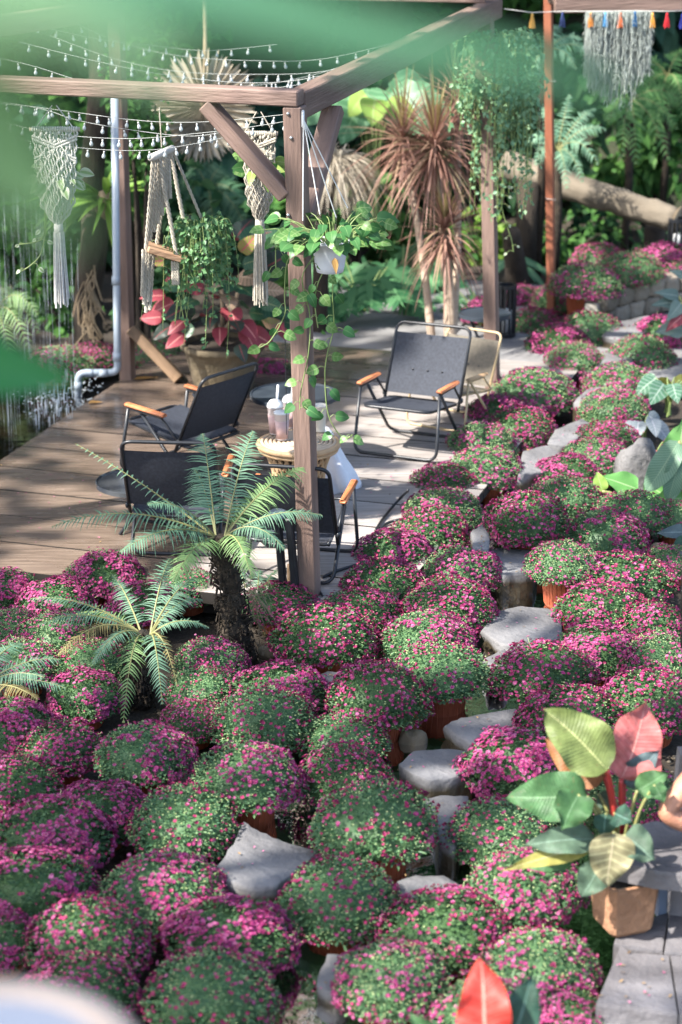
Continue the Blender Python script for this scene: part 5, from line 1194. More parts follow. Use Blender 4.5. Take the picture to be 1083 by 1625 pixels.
for px, py, Y, w, h, n, lf, mt, lab in HEDGE: shrub(lab, px, py, Y, w, h, n, lf * 1.05, mt, gz=(Y - 20.6) * .5 - .3 if Y > 20.6 else GZ)
# ---- small vine growth on the rear post
shrub('small leaved climber clothing the top of the rear left post', 218, 190, 15.2, 90, 230, 700, .055, m_d2, ratio=.7, name='climbing_vine', cat='climber')
shrub('climber of small leaves dotting the trees behind the macrame shelf', 240, 120, 17.5, 150, 150, 600, .07, m_d2, ratio=.6, name='climbing_vine', cat='climber', gz=GZ)
# ---- strap leaved epiphyte on the dark trunk
tb = P(142, 560, GZ); Yb = tb.y
t = thing('dark_tree_trunk', 'dark tree trunk standing behind the grey pipe', 'tree trunk', tb)
mb = MB(); pts = smooth_path([P(142, 562, GZ), V(140, 470, Yb), V(150, 380, Yb), V(146, 280, Yb + .1), V(160, 120, Yb + .2), V(150, -60, Yb + .3)], 5); mb.tube([p - tb for p in pts], [.11 - .0015 * i for i in range(len(pts))], 12); mb.build('trunk', m_bark, t, True)
mb = MB()
for i in range(40): p = V(142 + R.uniform(-12, 12), R.uniform(420, 560), Yb - .1) - tb; mb.tube([p, p + Vector((R.uniform(-.06, .06), -.02, -.1)), p + Vector((R.uniform(-.1, .1), -.02, -.25))], .006, 4, False)
mb.build('aerial_roots', m_root, t, kind='stuff')
m_strap = LEAF('strap_leaf', (.10, .22, .035), (.22, .34, .065), (.2, .33, .08), .12, rough=.35, transl=.3)
STRAP = [leaf_mesh('strap_leaf', 'lance', .46, .06, m_strap, .5, .35, 8), leaf_mesh('strap_leaf_b', 'lance', .38, .055, m_strap, .35, .35, 8)]
ec = V(168, 318, Yb - .15); t = thing('bird_nest_fern', 'fern of drooping lime strap leaves perched on the dark trunk', 'plant', ec)
for i in range(46):
    a = R.uniform(0, 6.28); d = Vector((math.cos(a) * 1.0 - .35, -abs(math.sin(a)) * .6, R.uniform(-.5, .9))); put_leaf(R.choice(STRAP), t, d * .05, d, UP + TOCAM * .6 + rvec() * .3, R.uniform(.6, 1.1))
mb = MB(); mb.ball((0, .05, -.03), (.09, .08, .10), 10, 7, lump=.3); mb.build('root_ball', m_root, t, True)
shrub('glossy leaved creeper above the strap leaved fern', 205, 272, 16.1, 100, 100, 70, .16, m_d2, ratio=.5, name='climbing_vine', gz=GZ, cat='climber')
# ---- dried fan palm leaves
m_fan = M('dried_palm', (0.27, 0.23, 0.17), (0.42, 0.37, 0.29), 10, .85, transl=.15, island=True)
def fan(label, px, py, Y, rpx, a0, a1, nrm, n=34, bowl=.25):
    c = V(px, py, Y); r = rpx / ppm(c); t = thing('dried_palm_fan', label, 'palm leaf', c); mb = MB(); x = Vector((1, 0, 0)); nrm = Vector(nrm).normalized(); yv = nrm.cross(x).normalized()
    for i in range(n):
        a = rad(a0 + (a1 - a0) * i / (n - 1)); d = x * math.cos(a) + yv * math.sin(a); rr_ = r * R.uniform(.88, 1.05)
        mb.blade(d * r * .05, d, nrm * (1 if i % 2 else .9) + d.cross(nrm) * (.9 if i % 2 else -.9), rr_, r * .085 * 2, 'paddle', -.05, .5, 5, grav=-nrm * bowl)
    mb.build('pleats', m_fan, t)
    mb = MB(); mb.tube([(0, 0, 0), Vector((.02, .15, .5)), Vector((0, .5, .9))], .015, 6); mb.build('stalk', m_root, t, True); return t
fan('dried tan palm fan above the left beam behind the fairy lights', 322, 168, 15.6, 84, -180, 180, (0.1, -1, .25), 72)
fan('dried tan palm fan below the left beam left of the brace', 322, 192, 15.5, 66, 180, 360, (0.1, -1, .5))
c = V(532, 252, 15.9); t = thing('dried_palm_skirt', 'shaggy skirt of dried palm leaves right of the corner post', 'palm leaf', c); mb = MB()
for i in range(420):
    a = R.uniform(-2.9, .5); p = Vector((math.cos(a) * .05, math.sin(a) * .06, 0)); d = Vector((R.uniform(-.2, 1.0), R.uniform(-.6, .3), R.uniform(-.35, .45))); L = R.uniform(.22, .42)
    mb.blade(p, d, TOCAM + rvec() * .4, L, .012, 'strap', R.uniform(.5, 1.0), .4, 6)
mb.build('leaves', m_fan, t, kind='stuff')
mb = MB(); mb.tube([V(520, 270, 15.95) - c, V(510, 420, 16.0) - c, P(505, 560, GZ) - c], .06, 9); mb.build('trunk', m_bark, t, True)
# ---- big elephant ear leaves behind the right timber
m_ear = LEAF('elephant_ear', (.07, .17, .085), (.11, .24, .12), (.2, .32, .18), .03, stripes=5, stripe_c=(.2, .36, .2), rough=.4, transl=.3)
m_earl = LEAF('elephant_ear_lime', (.26, .42, .08), (.36, .5, .14), (.4, .5, .2), .05, rough=.4, transl=.4)
EAR = [leaf_mesh('elephant_ear', 'heart', .75, .55, m_ear, .35, .15, 9, .03), leaf_mesh('elephant_ear_b', 'heart', .6, .42, m_ear, .4, .2, 9, .03)]
EARL = [leaf_mesh('elephant_ear_lime', 'heart', .42, .3, m_earl, .3, .25, 9)]
leafy('elephant ear plant with big pale green leaves behind the right timber', 590, 170, 17.8, 9, EAR, .5, 'elephant_ear', .75)
leafy('young lime green elephant ear just under the right timber', 598, 172, 17.2, 3, EARL, .25, 'elephant_ear', .8)
# ---- red cordyline
m_cord = M('cordyline_leaf', (0.17, 0.085, 0.062), (0.37, 0.215, 0.165), 10, .5, transl=.35, island=True, c3=(.27, .27, .13), spec=.25, contrast=(.15, .7))
m_cord2 = M('cordyline_young', (0.20, 0.13, 0.06), (0.33, 0.26, 0.11), 10, .4, transl=.3, island=True)
m_cane = M('cordyline_cane', (0.30, 0.22, 0.16), (0.42, 0.33, 0.25), 12, .8, .3, 40, stretch=(1, 1, 5))
cb_ = P(702, 588, GZ); Yc = cb_.y; t = thing('cordyline', 'tall cordyline with spiky red brown leaf heads on bare canes', 'plant', cb_)
for hx, hy, dy, hr, n, fx in ((690, 235, .1, .60, 240, 712), (706, 372, -.15, .42, 150, 716), (640, 225, .35, .54, 130, 690), (725, 165, .4, .5, 100, 715)):
    h = V(hx, hy, Yc + dy) - cb_; mb = MB(); f = V(fx, 575, Yc) - cb_; f.z = 0
    mb.tube(smooth_path([f, f.lerp(h, .5) + Vector((.03, 0, -.03)), h], 5), [.032 - .0012 * i for i in range(11)], 8); mb.build('cane', m_cane, t, True)
    mb = MB(); 
    for i in range(n):
        k = i / n; a = i * 2.399; el = 1.35 - 2.0 * k + R.uniform(-.2, .2); d = Vector((math.cos(a) * math.cos(el), math.sin(a) * math.cos(el), math.sin(el)))
        mb.blade(h + UP * (.16 * (1 - k) - .08), d, UP + d * -.2, hr * R.uniform(.6, 1.15), R.uniform(.011, .019), 'strap', .10 + .48 * k + R.uniform(-.1, .2), .35, 7, m=0 if k > .12 else 1)
    mb.build('leaf_head', [m_cord, m_cord2], t, kind='stuff')
# ---- split leaf philodendrons
m_split = M('split_leaf', (0.032, 0.11, 0.045), (0.085, 0.20, 0.085), 10, .5, spec=.2, transl=.22, island=True)
m_splitl = M('split_leaf_lime', (0.075, 0.20, 0.045), (0.15, 0.31, 0.08), 10, .45, spec=.25, transl=.3, island=True)
def split_leaf(nm, mat, L):
    mb = MB(); 
    for i in range(8):
        q = .12 + .85 * i / 8; ln = L * .42 * math.sin(math.pi * (.18 + .72 * q)) ** .7
        for s in (-1, 1): mb.blade((0, L * q * .92, -.10 * q * q * L), (s, .35 + .5 * q - (.6 if i == 0 else 0), -.1), UP, ln, L * .105, 'ovate', .2, .15, 4)
    mb.blade((0, 0, 0), (0, 1, 0), UP, L * 1.05, L * .16, 'lance', .12, .15, 5); return mb.mesh(nm, mat, True)
SP = [split_leaf('split_leaf', m_split, .42), split_leaf('split_leaf_b', m_split, .36)]; SPL = [split_leaf('split_leaf_lime', m_splitl, .34)]
leafy('split leaf philodendron with blue green leaves behind the hanging pothos', 575, 470, 16.4, 16, SP, .55, 'split_leaf_philodendron', 1.0)
leafy('split leaf philodendron left of the cordyline canes, rear of two', 640, 440, 17.4, 12, SP, .5, 'split_leaf_philodendron', 1.0)
leafy('split leaf philodendron with lime leaves behind the forward facing armchair', 545, 570, 15.6, 14, SPL, .36, 'split_leaf_philodendron', .85)
leafy('small split leaf philodendron behind the cordyline foot', 755, 490, 16.6, 10, SP, .34, 'split_leaf_philodendron', .75)
leafy('lime split leaf philodendron close behind the round black table', 500, 555, 15.9, 9, SPL, .3, 'split_leaf_philodendron', .8)
shrub('dark green leafy plant between the rear post and the planter', 265, 590, 15.2, 90, 60, 160, .09, m_d2, gz=GZ)
leafy('upright green plant beside the dark stump by the second post', 815, 430, 17.6, 9, [leaf_mesh('dracaena_leaf', 'lance', .36, .06, LEAF('dracaena_leaf', (.05, .14, .07), (.10, .22, .11), (.2, .3, .16), .1), .4, .3, 7)], .2, 'leafy_plant', 1.0, upness=(.5, 1.4))
# ---- vines and the pot on top of the second post
pv_ = V(790, 92, T2.y - .05); t = thing('trailing_vine', 'dense trailing vine with tiny round leaves spilling over the second post', 'hanging plant', pv_)
m_dis2 = M('round_leaf', (0.09, 0.20, 0.10), (0.20, 0.34, 0.17), 10, .45, transl=.25, island=True)
cascade(t, 150, (0, -.05, 0), (.20, .14, .14), .15, .55, .034, m_dis2, 15)
cascade(t, 50, (.06, 0, -.1), (.13, .12, .1), .5, .95, .032, m_dis2, 18, name='long_strands')
mb = MB(); mb.ball((0, 0, -.06), (.22, .15, .15), 12, 8, lump=.3); mb.build('root_ball', m_root, t, True)
t = thing('dangling_tendrils', 'yellowish tendrils dangling from the vine on the second post', 'vine', V(830, 290, T2.y))
for x0, pts in enumerate(([(800, 290), (797, 330), (812, 380), (815, 400)], [(790, 250), (800, 300), (792, 345)], [(835, 200), (838, 270), (822, 300)])):
    vine(t, [V(x, y, T2.y - .1) for x, y in pts], 6, PALE, .35)
# ---- ferns at the right
m_brk = M('bracken', (0.055, 0.14, 0.045), (0.12, 0.24, 0.08), 10, .6, spec=.2, transl=.3, island=True)
m_brkb = M('fern_silver', (0.10, 0.21, 0.13), (0.18, 0.31, 0.20), 10, .6, spec=.2, transl=.25, island=True)
def fern2(label, px, py, Y, tips, mat, pl, pw, npin, gz=GZ, name='fern'):
    cr = V(px, py, Y); t = thing(name, label, 'fern', (cr.x, cr.y, gz)); 
    mb = MB(); mb.tube([(0, 0, 0), (.02, 0, (cr.z - gz) * .5), (0, 0, cr.z - gz)], .035, 8); mb.build('stem', m_ftrunk, t, True)
    for tx, ty, dy, arch in tips:
        mb = MB(); frond(mb, cr - t.location, V(tx, ty, Y + dy) - t.location, arch, npin, pl, pw, face=Vector((0, -.8, .8))); mb.build('frond', [mat, m_rachis], t)
fern2('silvery green fern with feathery fronds right of the steel pole', 885, 240, 17.6, [(945, 172, .1, .06), (962, 206, .0, .08), (905, 150, .2, .04), (950, 262, -.2, .12), (925, 290, -.2, .1), (850, 262, -.2, .1), (838, 225, 0, .08), (862, 170, .2, .05), (900, 300, -.3, .1)], m_brkb, .10, .017, 15)
fern2('upper fern with arching fronds beside the top of the steel pole', 862, 90, 18.0, [(925, 62, .1, .08), (915, 110, -.1, .1), (890, 40, .2, .06), (945, 88, 0, .09), (800, 62, .1, .08), (815, 110, -.1, .1), (840, 140, -.2, .1)], m_brkb, .10, .017, 15)
fern2('bracken with broad hanging fronds below the grey moss', 1000, 160, 18.8, [(965, 196, -.3, .1), (1010, 262, -.4, .12), (1062, 255, -.3, .12), (1075, 205, -.1, .1), (940, 150, 0, .08), (1035, 120, .2, .08), (1090, 165, .1, .1), (985, 250, -.4, .12)], m_brk, .15, .022, 16)
fern2('bracken fronds in deep shade at the far right', 1060, 120, 19.6, [(1040, 230, -.3, .15), (1090, 200, -.3, .15), (1010, 180, -.2, .12), (1000, 110, .1, .1), (1090, 90, .2, .1)], m_brk, .15, .022, 16)
fern2('lime fern at the left edge before the falling water', -10, 500, 15.2, [(60, 500, -.2, .14), (48, 560, -.3, .16), (20, 590, -.3, .15), (62, 530, -.1, .15), (30, 470, .1, .1), (-40, 560, -.2, .1)], m_fern_y, .12, .014, 17)
fern2('shaded fern behind the macrame shelf', 330, 300, 18.6, [(290, 330, -.2, .1), (390, 330, -.2, .1), (360, 270, .1, .08), (300, 270, .1, .08), (340, 380, -.4, .12), (400, 380, -.4, .12)], M('fern_shade', (.03, .10, .05), (.07, .16, .08), 10, .5, transl=.25, island=True), .2, .02, 26)
# ---- hanging Spanish moss
m_moss = M('grey_moss', (0.34, 0.38, 0.35), (0.50, 0.54, 0.50), 12, .95, transl=.35, island=True)
c = V(983, 18, 15.1); t = thing('hanging_moss', 'curtain of silvery grey moss hanging from the overhead timber', 'hanging plant', c); mb = MB()
for i in range(520):
    x = R.uniform(-.21, .21); L = .60 * (1 - .25 * abs(x + .05) / .2) * R.uniform(.5, 1.05) + (.14 if .03 < x < .12 and R.random() < .4 else 0); p = Vector((x, R.uniform(-.06, .06), 0)); pts = []
    for k in range(10): pts.append(p + Vector((.005 * math.sin(k * 1.7 + i) + x * .03 * k / 9, .006 * math.cos(k * 1.3 + i * 2), -L * k / 9)))
    mb.tube(pts, .0019, 3, False)
    for k in range(16):
        q = R.random() * 9; b = pts[int(q)].lerp(pts[min(9, int(q) + 1)], q - int(q)); mb.blade(b, rvec() + Vector((0, 0, -.5)), rvec(), R.uniform(.02, .045), .0032, 'strap', .5, .1, 2)
mb.build('strands', m_moss, t, kind='stuff')
# ---- fallen log
m_log = M('log_bark', (0.075, 0.06, 0.042), (0.21, 0.175, 0.13), 4, .95, 1.0, 14, stretch=(1, 1, .35), c3=(.10, .11, .05))
a_, b_ = V(800, 262, 18.3), V(1075, 350, 17.6); L = (b_ - a_).length; mb = MB(); nn = 22
pts = [Vector((.004 * math.sin(i), .004 * math.cos(i * 1.3), -L / 2 + L * i / nn)) for i in range(nn + 1)]; mb.tube(pts, [.122 + .004 * math.sin(i * 1.7) + .006 * math.sin(i * 3.1) - .001 * i for i in range(nn + 1)], 18)
t = thing('fallen_log', 'weathered fallen log slanting behind the upper flowers', 'log', (a_ + b_) / 2)
o = mb.build('log', m_log, t, True); o.rotation_euler = (b_ - a_).to_track_quat('Z', 'Y').to_euler()
mb = MB(); mb.tube([Vector((0, 0, L / 2 - .001)), Vector((0, 0, L / 2 + .004))], .115, 18); e = mb.build('cut_end', M('log_end', (.2, .15, .09), (.3, .23, .15), 14, .9), t, True); e.rotation_euler = o.rotation_euler
for px, py, h in ((838, 300, .5), (1040, 370, .3)):     # props under the log
    c = V(px, py, 18.0); mb = MB(); mb.tube([Vector((c.x, c.y, GZ)) - t.location, c + UP * .05 - t.location], .09, 9); mb.build('prop', m_bark, t, True)
t = thing('tree_stump', 'dark leaning stump between the second post and steel pole', 'stump', P(825, 480, GZ)); mb = MB(); mb.tube([(0, 0, 0), (-.03, .03, .25), V(812, 370, 17.0) - t.location], [.13, .09, .07], 10); mb.build('stump', m_bark, t, True)
# ---- water falling from the left side
m_drop = M('water_drop', (0.62, 0.68, 0.72), (0.8, 0.84, 0.86), 5, .08, trans=.6, ior=1.33)
mb = MB(); 
for i in range(230):
    col = R.choice([(20, .4), (45, .5), (62, 1.2), (70, 1.2), (80, 1.0), (95, .5), (5, .5), (34, .4)]) if R.random() < .55 else (R.uniform(-10, 120), 1)
    px = col[0] + R.gauss(0, 5); py = 660 - 380 * R.random() ** 1.3; Yw = 13.75 + R.uniform(-.25, .35); p = V(px, py, Yw)
    if p.z < -.1: continue
    L = R.uniform(.08, .45); r = R.uniform(.0005, .0012); mb.tube([p, p - UP * L * .5, p - UP * L], [r * .4, r, r * .5], 5)
for i in range(60):
    p = V(R.uniform(55, 115), R.uniform(585, 665), 13.7 + R.uniform(-.2, .3)); 
    if p.z > -.1: r = R.uniform(.002, .005); mb.tube([p, p - UP * .03, p - UP * R.uniform(.05, .12)], [r * .4, r, r * .4], 5)
for px, py in [(R.gauss(80, 25), R.gauss(645, 12)) for _ in range(90)] + [(R.gauss(124, 12), R.gauss(648, 5)) for _ in range(50)] + [(R.gauss(140, 14), R.gauss(622, 4)) for _ in range(40)]:
    c = P(px, py, -.08); mb.ball(c + UP * abs(R.gauss(0, .04)), R.uniform(.003, .008), 5, 4)
o = mb.build('falling_water', m_drop, kind='stuff'); o['label'] = 'thin streaks of water falling into the pond at left'
# ================================================================ right-hand side: leafy plants, stone seat, person
m_slab = M('slab_stone', (0.085, 0.078, 0.078), (0.19, 0.18, 0.185), 3.5, .5, .45, 30, c3=(.14, .135, .16))
def poly_slab(poly, z, h, name, parent, mat=m_slab):
    pts = [P(x, y, z) for x, y in poly]; k = len(pts); c = sum(pts, Vector()) / k; mb = MB(); off = parent.location if parent else Vector()
    top = [p - off for p in pts]; inn = [c + (p - c) * .985 - off for p in pts]; up2 = [p - UP * .012 for p in top]; lo = [p - UP * h for p in top]
    mb.add(inn + up2 + lo, [tuple(range(k))] + [(i, k + i, k + (i + 1) % k, (i + 1) % k) for i in range(k)] + [(k + i, 2 * k + i, 2 * k + (i + 1) % k, k + (i + 1) % k) for i in range(k)] + [tuple(range(3 * k - 1, 2 * k - 1, -1))])
    return mb.build(name, mat, parent)
t = thing('stone_steps', 'low grey stone steps in the bottom right corner', 'steps', P(1010, 1560, 0))
poly_slab([(946, 1592), (985, 1500), (1000, 1512), (1062, 1516), (1076, 1608)], .02, .24, 'slab', t)
poly_slab([(1078, 1609), (1064, 1516), (1130, 1522), (1150, 1622)], .015, .24, 'slab', t)
poly_slab([(982, 1471), (1062, 1448), (1052, 1509), (974, 1498)], .018, .2, 'slab', t)
poly_slab([(1064, 1447), (1140, 1430), (1150, 1519), (1054, 1510)], .026, .2, 'slab', t)
poly_slab([(930, 1640), (944, 1596), (1150, 1626), (1150, 1680), (920, 1680)], -.05, .2, 'slab', t)
# stone bench
t = thing('stone_bench', 'grey stone slab bench holding a resting arm', 'bench', P(1060, 1440, 0))
bz = .30
poly_slab([(966, 1366), (1000, 1312), (1040, 1302), (1160, 1322), (1160, 1394), (1040, 1382)], bz, .07, 'seat_slab', t)
for q in ([(1062, 1462), (1066, 1440), (1130, 1440), (1130, 1470)], ):
    a = [P(x, y, .0) for x, y in q]; k = 4; tp = [p + UP * (bz - .075) for p in a]; mb = MB(); mb.add([p - t.location for p in a + tp], [(0, 1, 5, 4), (1, 2, 6, 5), (2, 3, 7, 6), (3, 0, 4, 7), (4, 5, 6, 7)]); mb.build('leg', m_slab, t)
a = P(1048, 1452, 0); mb = MB(); mb.box(a + UP * .11 - t.location, (.035, .05, .22), rotz(.2), .003); mb.build('leg', M('bluish_stone', (.14, .18, .25), (.2, .24, .32), 6, .6), t)
t = thing('upright_slab', 'upright grey slab beside the resting arm at the right edge', 'slab', P(1090, 1330, 0)); mb = MB()
q0, q1, q2 = P(1066, 1330, 0), P(1150, 1330, 0), 0; s_ = V(1078, 1195, q0.y + .05)
mb.add([p - t.location for p in (q0, q1, q1 + UP * .34 + Vector((.03, .02, 0)), Vector((s_.x, q0.y + .02, .34)), q0 + Vector((0, .08, 0)), q1 + Vector((0, .08, 0)), q1 + Vector((.03, .10, .34)), Vector((s_.x, q0.y + .10, .34)))], [(0, 1, 2, 3), (7, 6, 5, 4), (3, 2, 6, 7), (0, 3, 7, 4), (1, 5, 6, 2), (0, 4, 5, 1)]); mb.build('slab', m_slab, t)

# ---- person at the right edge (seated, most of the body is out of the picture)
m_skin = M('skin', (0.36, 0.165, 0.10), (0.44, 0.215, 0.135), 9, .55, .25, 90)
m_dark = M('dark_cloth', (0.014, 0.018, 0.026), (0.024, 0.03, 0.042), 12, .9, .4, 80)
m_hair = M('black_hair', (0.010, 0.009, 0.009), (0.02, 0.018, 0.017), 40, .45, stretch=(8, 8, 1))
def skin_chain(name, verts, edges, mat, parent, root=0, sub=2):
    me = bpy.data.meshes.new(name); me.from_pydata([v[0] for v in verts], edges, []); o = ob(name, me, parent); me.materials.append(mat)
    md = o.modifiers.new('skin', 'SKIN'); md.use_smooth_shade = True
    for i, v in enumerate(verts): sv = me.skin_vertices[0].data[i]; sv.radius = v[1] if isinstance(v[1], tuple) else (v[1], v[1]); sv.use_root = (i == root)
    sb = o.modifiers.new('sub', 'SUBSURF'); sb.levels = sub; sb.render_levels = sub; return o
Yh = P(1060, 1360, bz).y
el = V(1052, 1292, Yh - .02); el.z = max(el.z, bz + .045)
sx = V(1215, 960, Yh + .22)
pr = thing('person', 'person in dark clothing at the right edge resting a bare arm on the bench', 'person', Vector((sx.x, Yh + .22, 0)))
L_ = pr.location
pel = Vector((sx.x + .12, Yh + .26, .40)) - L_; ch = Vector((sx.x + .06, Yh + .22, .74)) - L_; nk = Vector((sx.x + .05, Yh + .2, .98)) - L_; hd_ = V(1126, 948, Yh + .18) - L_
shL = Vector((sx.x - .06, Yh + .12, .86)) - L_; shR = Vector((sx.x + .24, Yh + .26, .90)) - L_
wr = Vector((sx.x - .02, el.y + .02, bz + .05)) - L_; elb = el - L_
body = [(pel, (.15, .12)), (ch, (.16, .12)), (nk - UP * .06, .07), (nk + Vector((-.07, 0, .01)), .055), (hd_, (.085, .10)), (hd_ + UP * .10, (.07, .085)),
        (shL, .062), (shL.lerp(elb, .5) + Vector((.03, 0, 0)), .05), (elb, .043), (elb.lerp(wr, .5) , .042), (wr, .03),
        (shR, .065), (shR + Vector((.08, -.05, -.26)), .05), (shR + Vector((.0, -.28, -.42)), .032),
        (pel + Vector((-.02, -.10, -.03)), .10), (pel + Vector((.02, -.46, .0)), .075), (pel + Vector((.02, -.48, -.36)), .05), (pel + Vector((.0, -.6, -.40)), (.045, .03)),
        (pel + Vector((.18, -.08, -.03)), .10), (pel + Vector((.22, -.46, 0)), .075), (pel + Vector((.22, -.48, -.36)), .05), (pel + Vector((.22, -.6, -.40)), (.045, .03))]
skin_chain('body', body, [(0, 1), (1, 2), (2, 3), (3, 4), (4, 5), (2, 6), (6, 7), (7, 8), (8, 9), (9, 10), (2, 11), (11, 12), (12, 13), (0, 14), (14, 15), (15, 16), (16, 17), (0, 18), (18, 19), (19, 20), (20, 21)], m_skin, pr)
for s in range(5):     # hand beyond the wrist: five fingers
    d = Vector((.055, -.02 + .013 * (s - 2), 0)); L = (.05, .07, .078, .072, .055)[s]; b = wr + d * .6
    skin_chain('finger', [(wr, .022), (b, .014), (b + Vector((L * .55, .006 * (s - 2), .006)), .009), (b + Vector((L, .008 * (s - 2), -.012)), .007)], [(0, 1), (1, 2), (2, 3)], m_skin, pr, sub=1)
skin_chain('shirt', [(pel + UP * .02, (.17, .14)), (ch, (.178, .138)), (nk - UP * .075, .08), (shL, .074), (shL.lerp(elb, .42), .066), (shR, .076), (shR + Vector((.05, -.03, -.18)), .066)], [(0, 1), (1, 2), (2, 3), (3, 4), (2, 5), (5, 6)], m_dark, pr)
skin_chain('trousers', [(pel, (.165, .135)), (pel + Vector((-.02, -.10, -.03)), .112), (pel + Vector((.02, -.46, .0)), .088), (pel + Vector((.02, -.48, -.30)), .066), (pel + Vector((.18, -.08, -.03)), .112), (pel + Vector((.22, -.46, 0)), .088), (pel + Vector((.22, -.48, -.30)), .066)], [(0, 1), (1, 2), (2, 3), (0, 4), (4, 5), (5, 6)], m_dark, pr)
skin_chain('hair', [(hd_ + Vector((.01, .03, .02)), (.10, .105)), (hd_ + Vector((.01, .03, .09)), (.092, .10)), (hd_ + Vector((-.01, .07, -.10)), (.085, .05)), (hd_ + Vector((-.03, .07, -.24)), (.07, .035))], [(0, 1), (0, 2), (2, 3)], m_hair, pr)
for s in (-1, 1):
    mb = MB(); mb.ball(hd_ + Vector((s * .033, -.092, .03)), (.014, .008, .008), 8, 5); mb.build('eye', m_hair, pr, True)
mb = MB(); mb.ball(hd_ + Vector((0, -.105, .0)), (.014, .018, .022), 8, 6); mb.build('nose', m_skin, pr, True)
mb = MB(); mb.ball(hd_ + Vector((0, -.092, -.042)), (.024, .008, .008), 8, 5); mb.build('mouth', M('lips', (.35, .1, .09), (.4, .12, .1), 5, .5), pr, True)

# ---- philodendron with red and green leaves
m_ph = {'lime': LEAF('philo_lime', (.12, .16, .05), (.17, .21, .07), (.34, .36, .15), .03, stripes=0, rough=.45, bumpy=True, under=(.30, .13, .05)), 'pink': LEAF('philo_pink', (.46, .10, .10), (.58, .19, .17), (.72, .36, .30), .025, stripes=11, stripe_c=(.56, .2, .18), rough=.42, bumpy=True),
        'green': LEAF('philo_green', (.05, .125, .048), (.085, .18, .07), (.17, .29, .15), .03, rough=.45, bumpy=True), 'blue': LEAF('philo_blue', (.085, .14, .092), (.12, .18, .12), (.2, .3, .22), .03, rough=.45, bumpy=True), 'pale': LEAF('philo_pale', (.19, .175, .095), (.25, .225, .125), (.42, .36, .23), .03, stripes=7, stripe_c=(.38, .36, .2), rough=.48, bumpy=True),
        'yellow': LEAF('philo_yellow', (.30, .28, .07), (.38, .34, .10), (.5, .45, .2), .06, rough=.5, bumpy=True), 'slate': LEAF('philo_slate', (.07, .105, .11), (.10, .14, .145), (.2, .26, .26), .06, rough=.45, bumpy=True), 'red': LEAF('philo_red', (.55, .03, .025), (.66, .08, .06), (.7, .3, .24), .05, stripes=6, stripe_c=(.62, .1, .08), rough=.42, bumpy=True), 'dark': LEAF('philo_dark', (.035, .085, .058), (.055, .12, .08), (.15, .28, .22), .05, rough=.45, bumpy=True),
        'brown': LEAF('philo_brown', (.26, .11, .045), (.34, .16, .07), (.2, .08, .04), .04, rough=.5, bumpy=True)}
m_pet = {'r': M('petiole_red', (.30, .02, .02), (.42, .05, .04), 9, .35), 'g': M('petiole_green', (.20, .20, .07), (.28, .28, .11), 9, .4)}
def philo(label, foot, Y, leaves, name='philodendron', cat='plant'):
    f = V(*foot, Y); t = thing(name, label, cat, f)
    for bx, by, tx, ty, w, dyb, dyt, kind, pk, nx, nz, prof in leaves:
        b = V(bx, by, Y + dyb); e = V(tx, ty, Y + dyt); d = e - b; L = d.length; W = w / ppm(b); mb = MB()
        me = leaf_mesh('philodendron_leaf', prof, L, W, m_ph[kind], R.uniform(.15, .35), .45, 20, .11); put_leaf(me, t, b - f, d + UP * L * .2, Vector((nx, -1, nz)))
        r = .0075 if pk == 'r' else .0048
        mb.tube(smooth_path([Vector((R.uniform(-.02, .02), R.uniform(-.02, .02), -.02)), (b - f) * .55 + UP * .04, b - f], 4), [r * 1.5 - r * .05 * i for i in range(9)], 7); mb.build('petiole', m_pet[pk], t, True)
    return t
pb1 = P(988, 1470, 0.02); Yq = pb1.y
# terracotta block pot
t = thing('block_pot', 'rough square terracotta pot holding the philodendron', 'pot', pb1, .35)
m_brick = M('brick_clay', (0.26, 0.13, 0.068), (0.37, 0.20, 0.11), 5, .9, .7, 40, c3=(.4, .24, .14))
mb = MB(); n = 10; w0, w1, hh = .083, .098, .20
ring = lambda w, z: [Vector((x * w, y * w, z)) for x, y in ((-1, -.8), (-.8, -1), (.8, -1), (1, -.8), (1, .8), (.8, 1), (-.8, 1), (-1, .8))]
rs = [ring(w0 * .8, 0), ring(w0, .02)] + [ring(w0 + (w1 - w0) * i / 6, .02 + (hh - .02) * i / 6) for i in range(1, 7)] + [ring(w1 * .85, hh), ring(w1 * .8, hh * .85)]
vs = [v for r_ in rs for v in r_]; mb.add(vs, [(i * 8 + j, i * 8 + (j + 1) % 8, i * 8 + 8 + (j + 1) % 8, i * 8 + 8 + j) for i in range(len(rs) - 1) for j in range(8)] + [tuple((len(rs) - 1) * 8 + j for j in range(8))]); mb.build('body', m_brick, t)
mb = MB(); mb.box((0, 0, hh - .02), (w1 * 1.6, w1 * 1.6, .02)); mb.build('soil', m_soil, t)
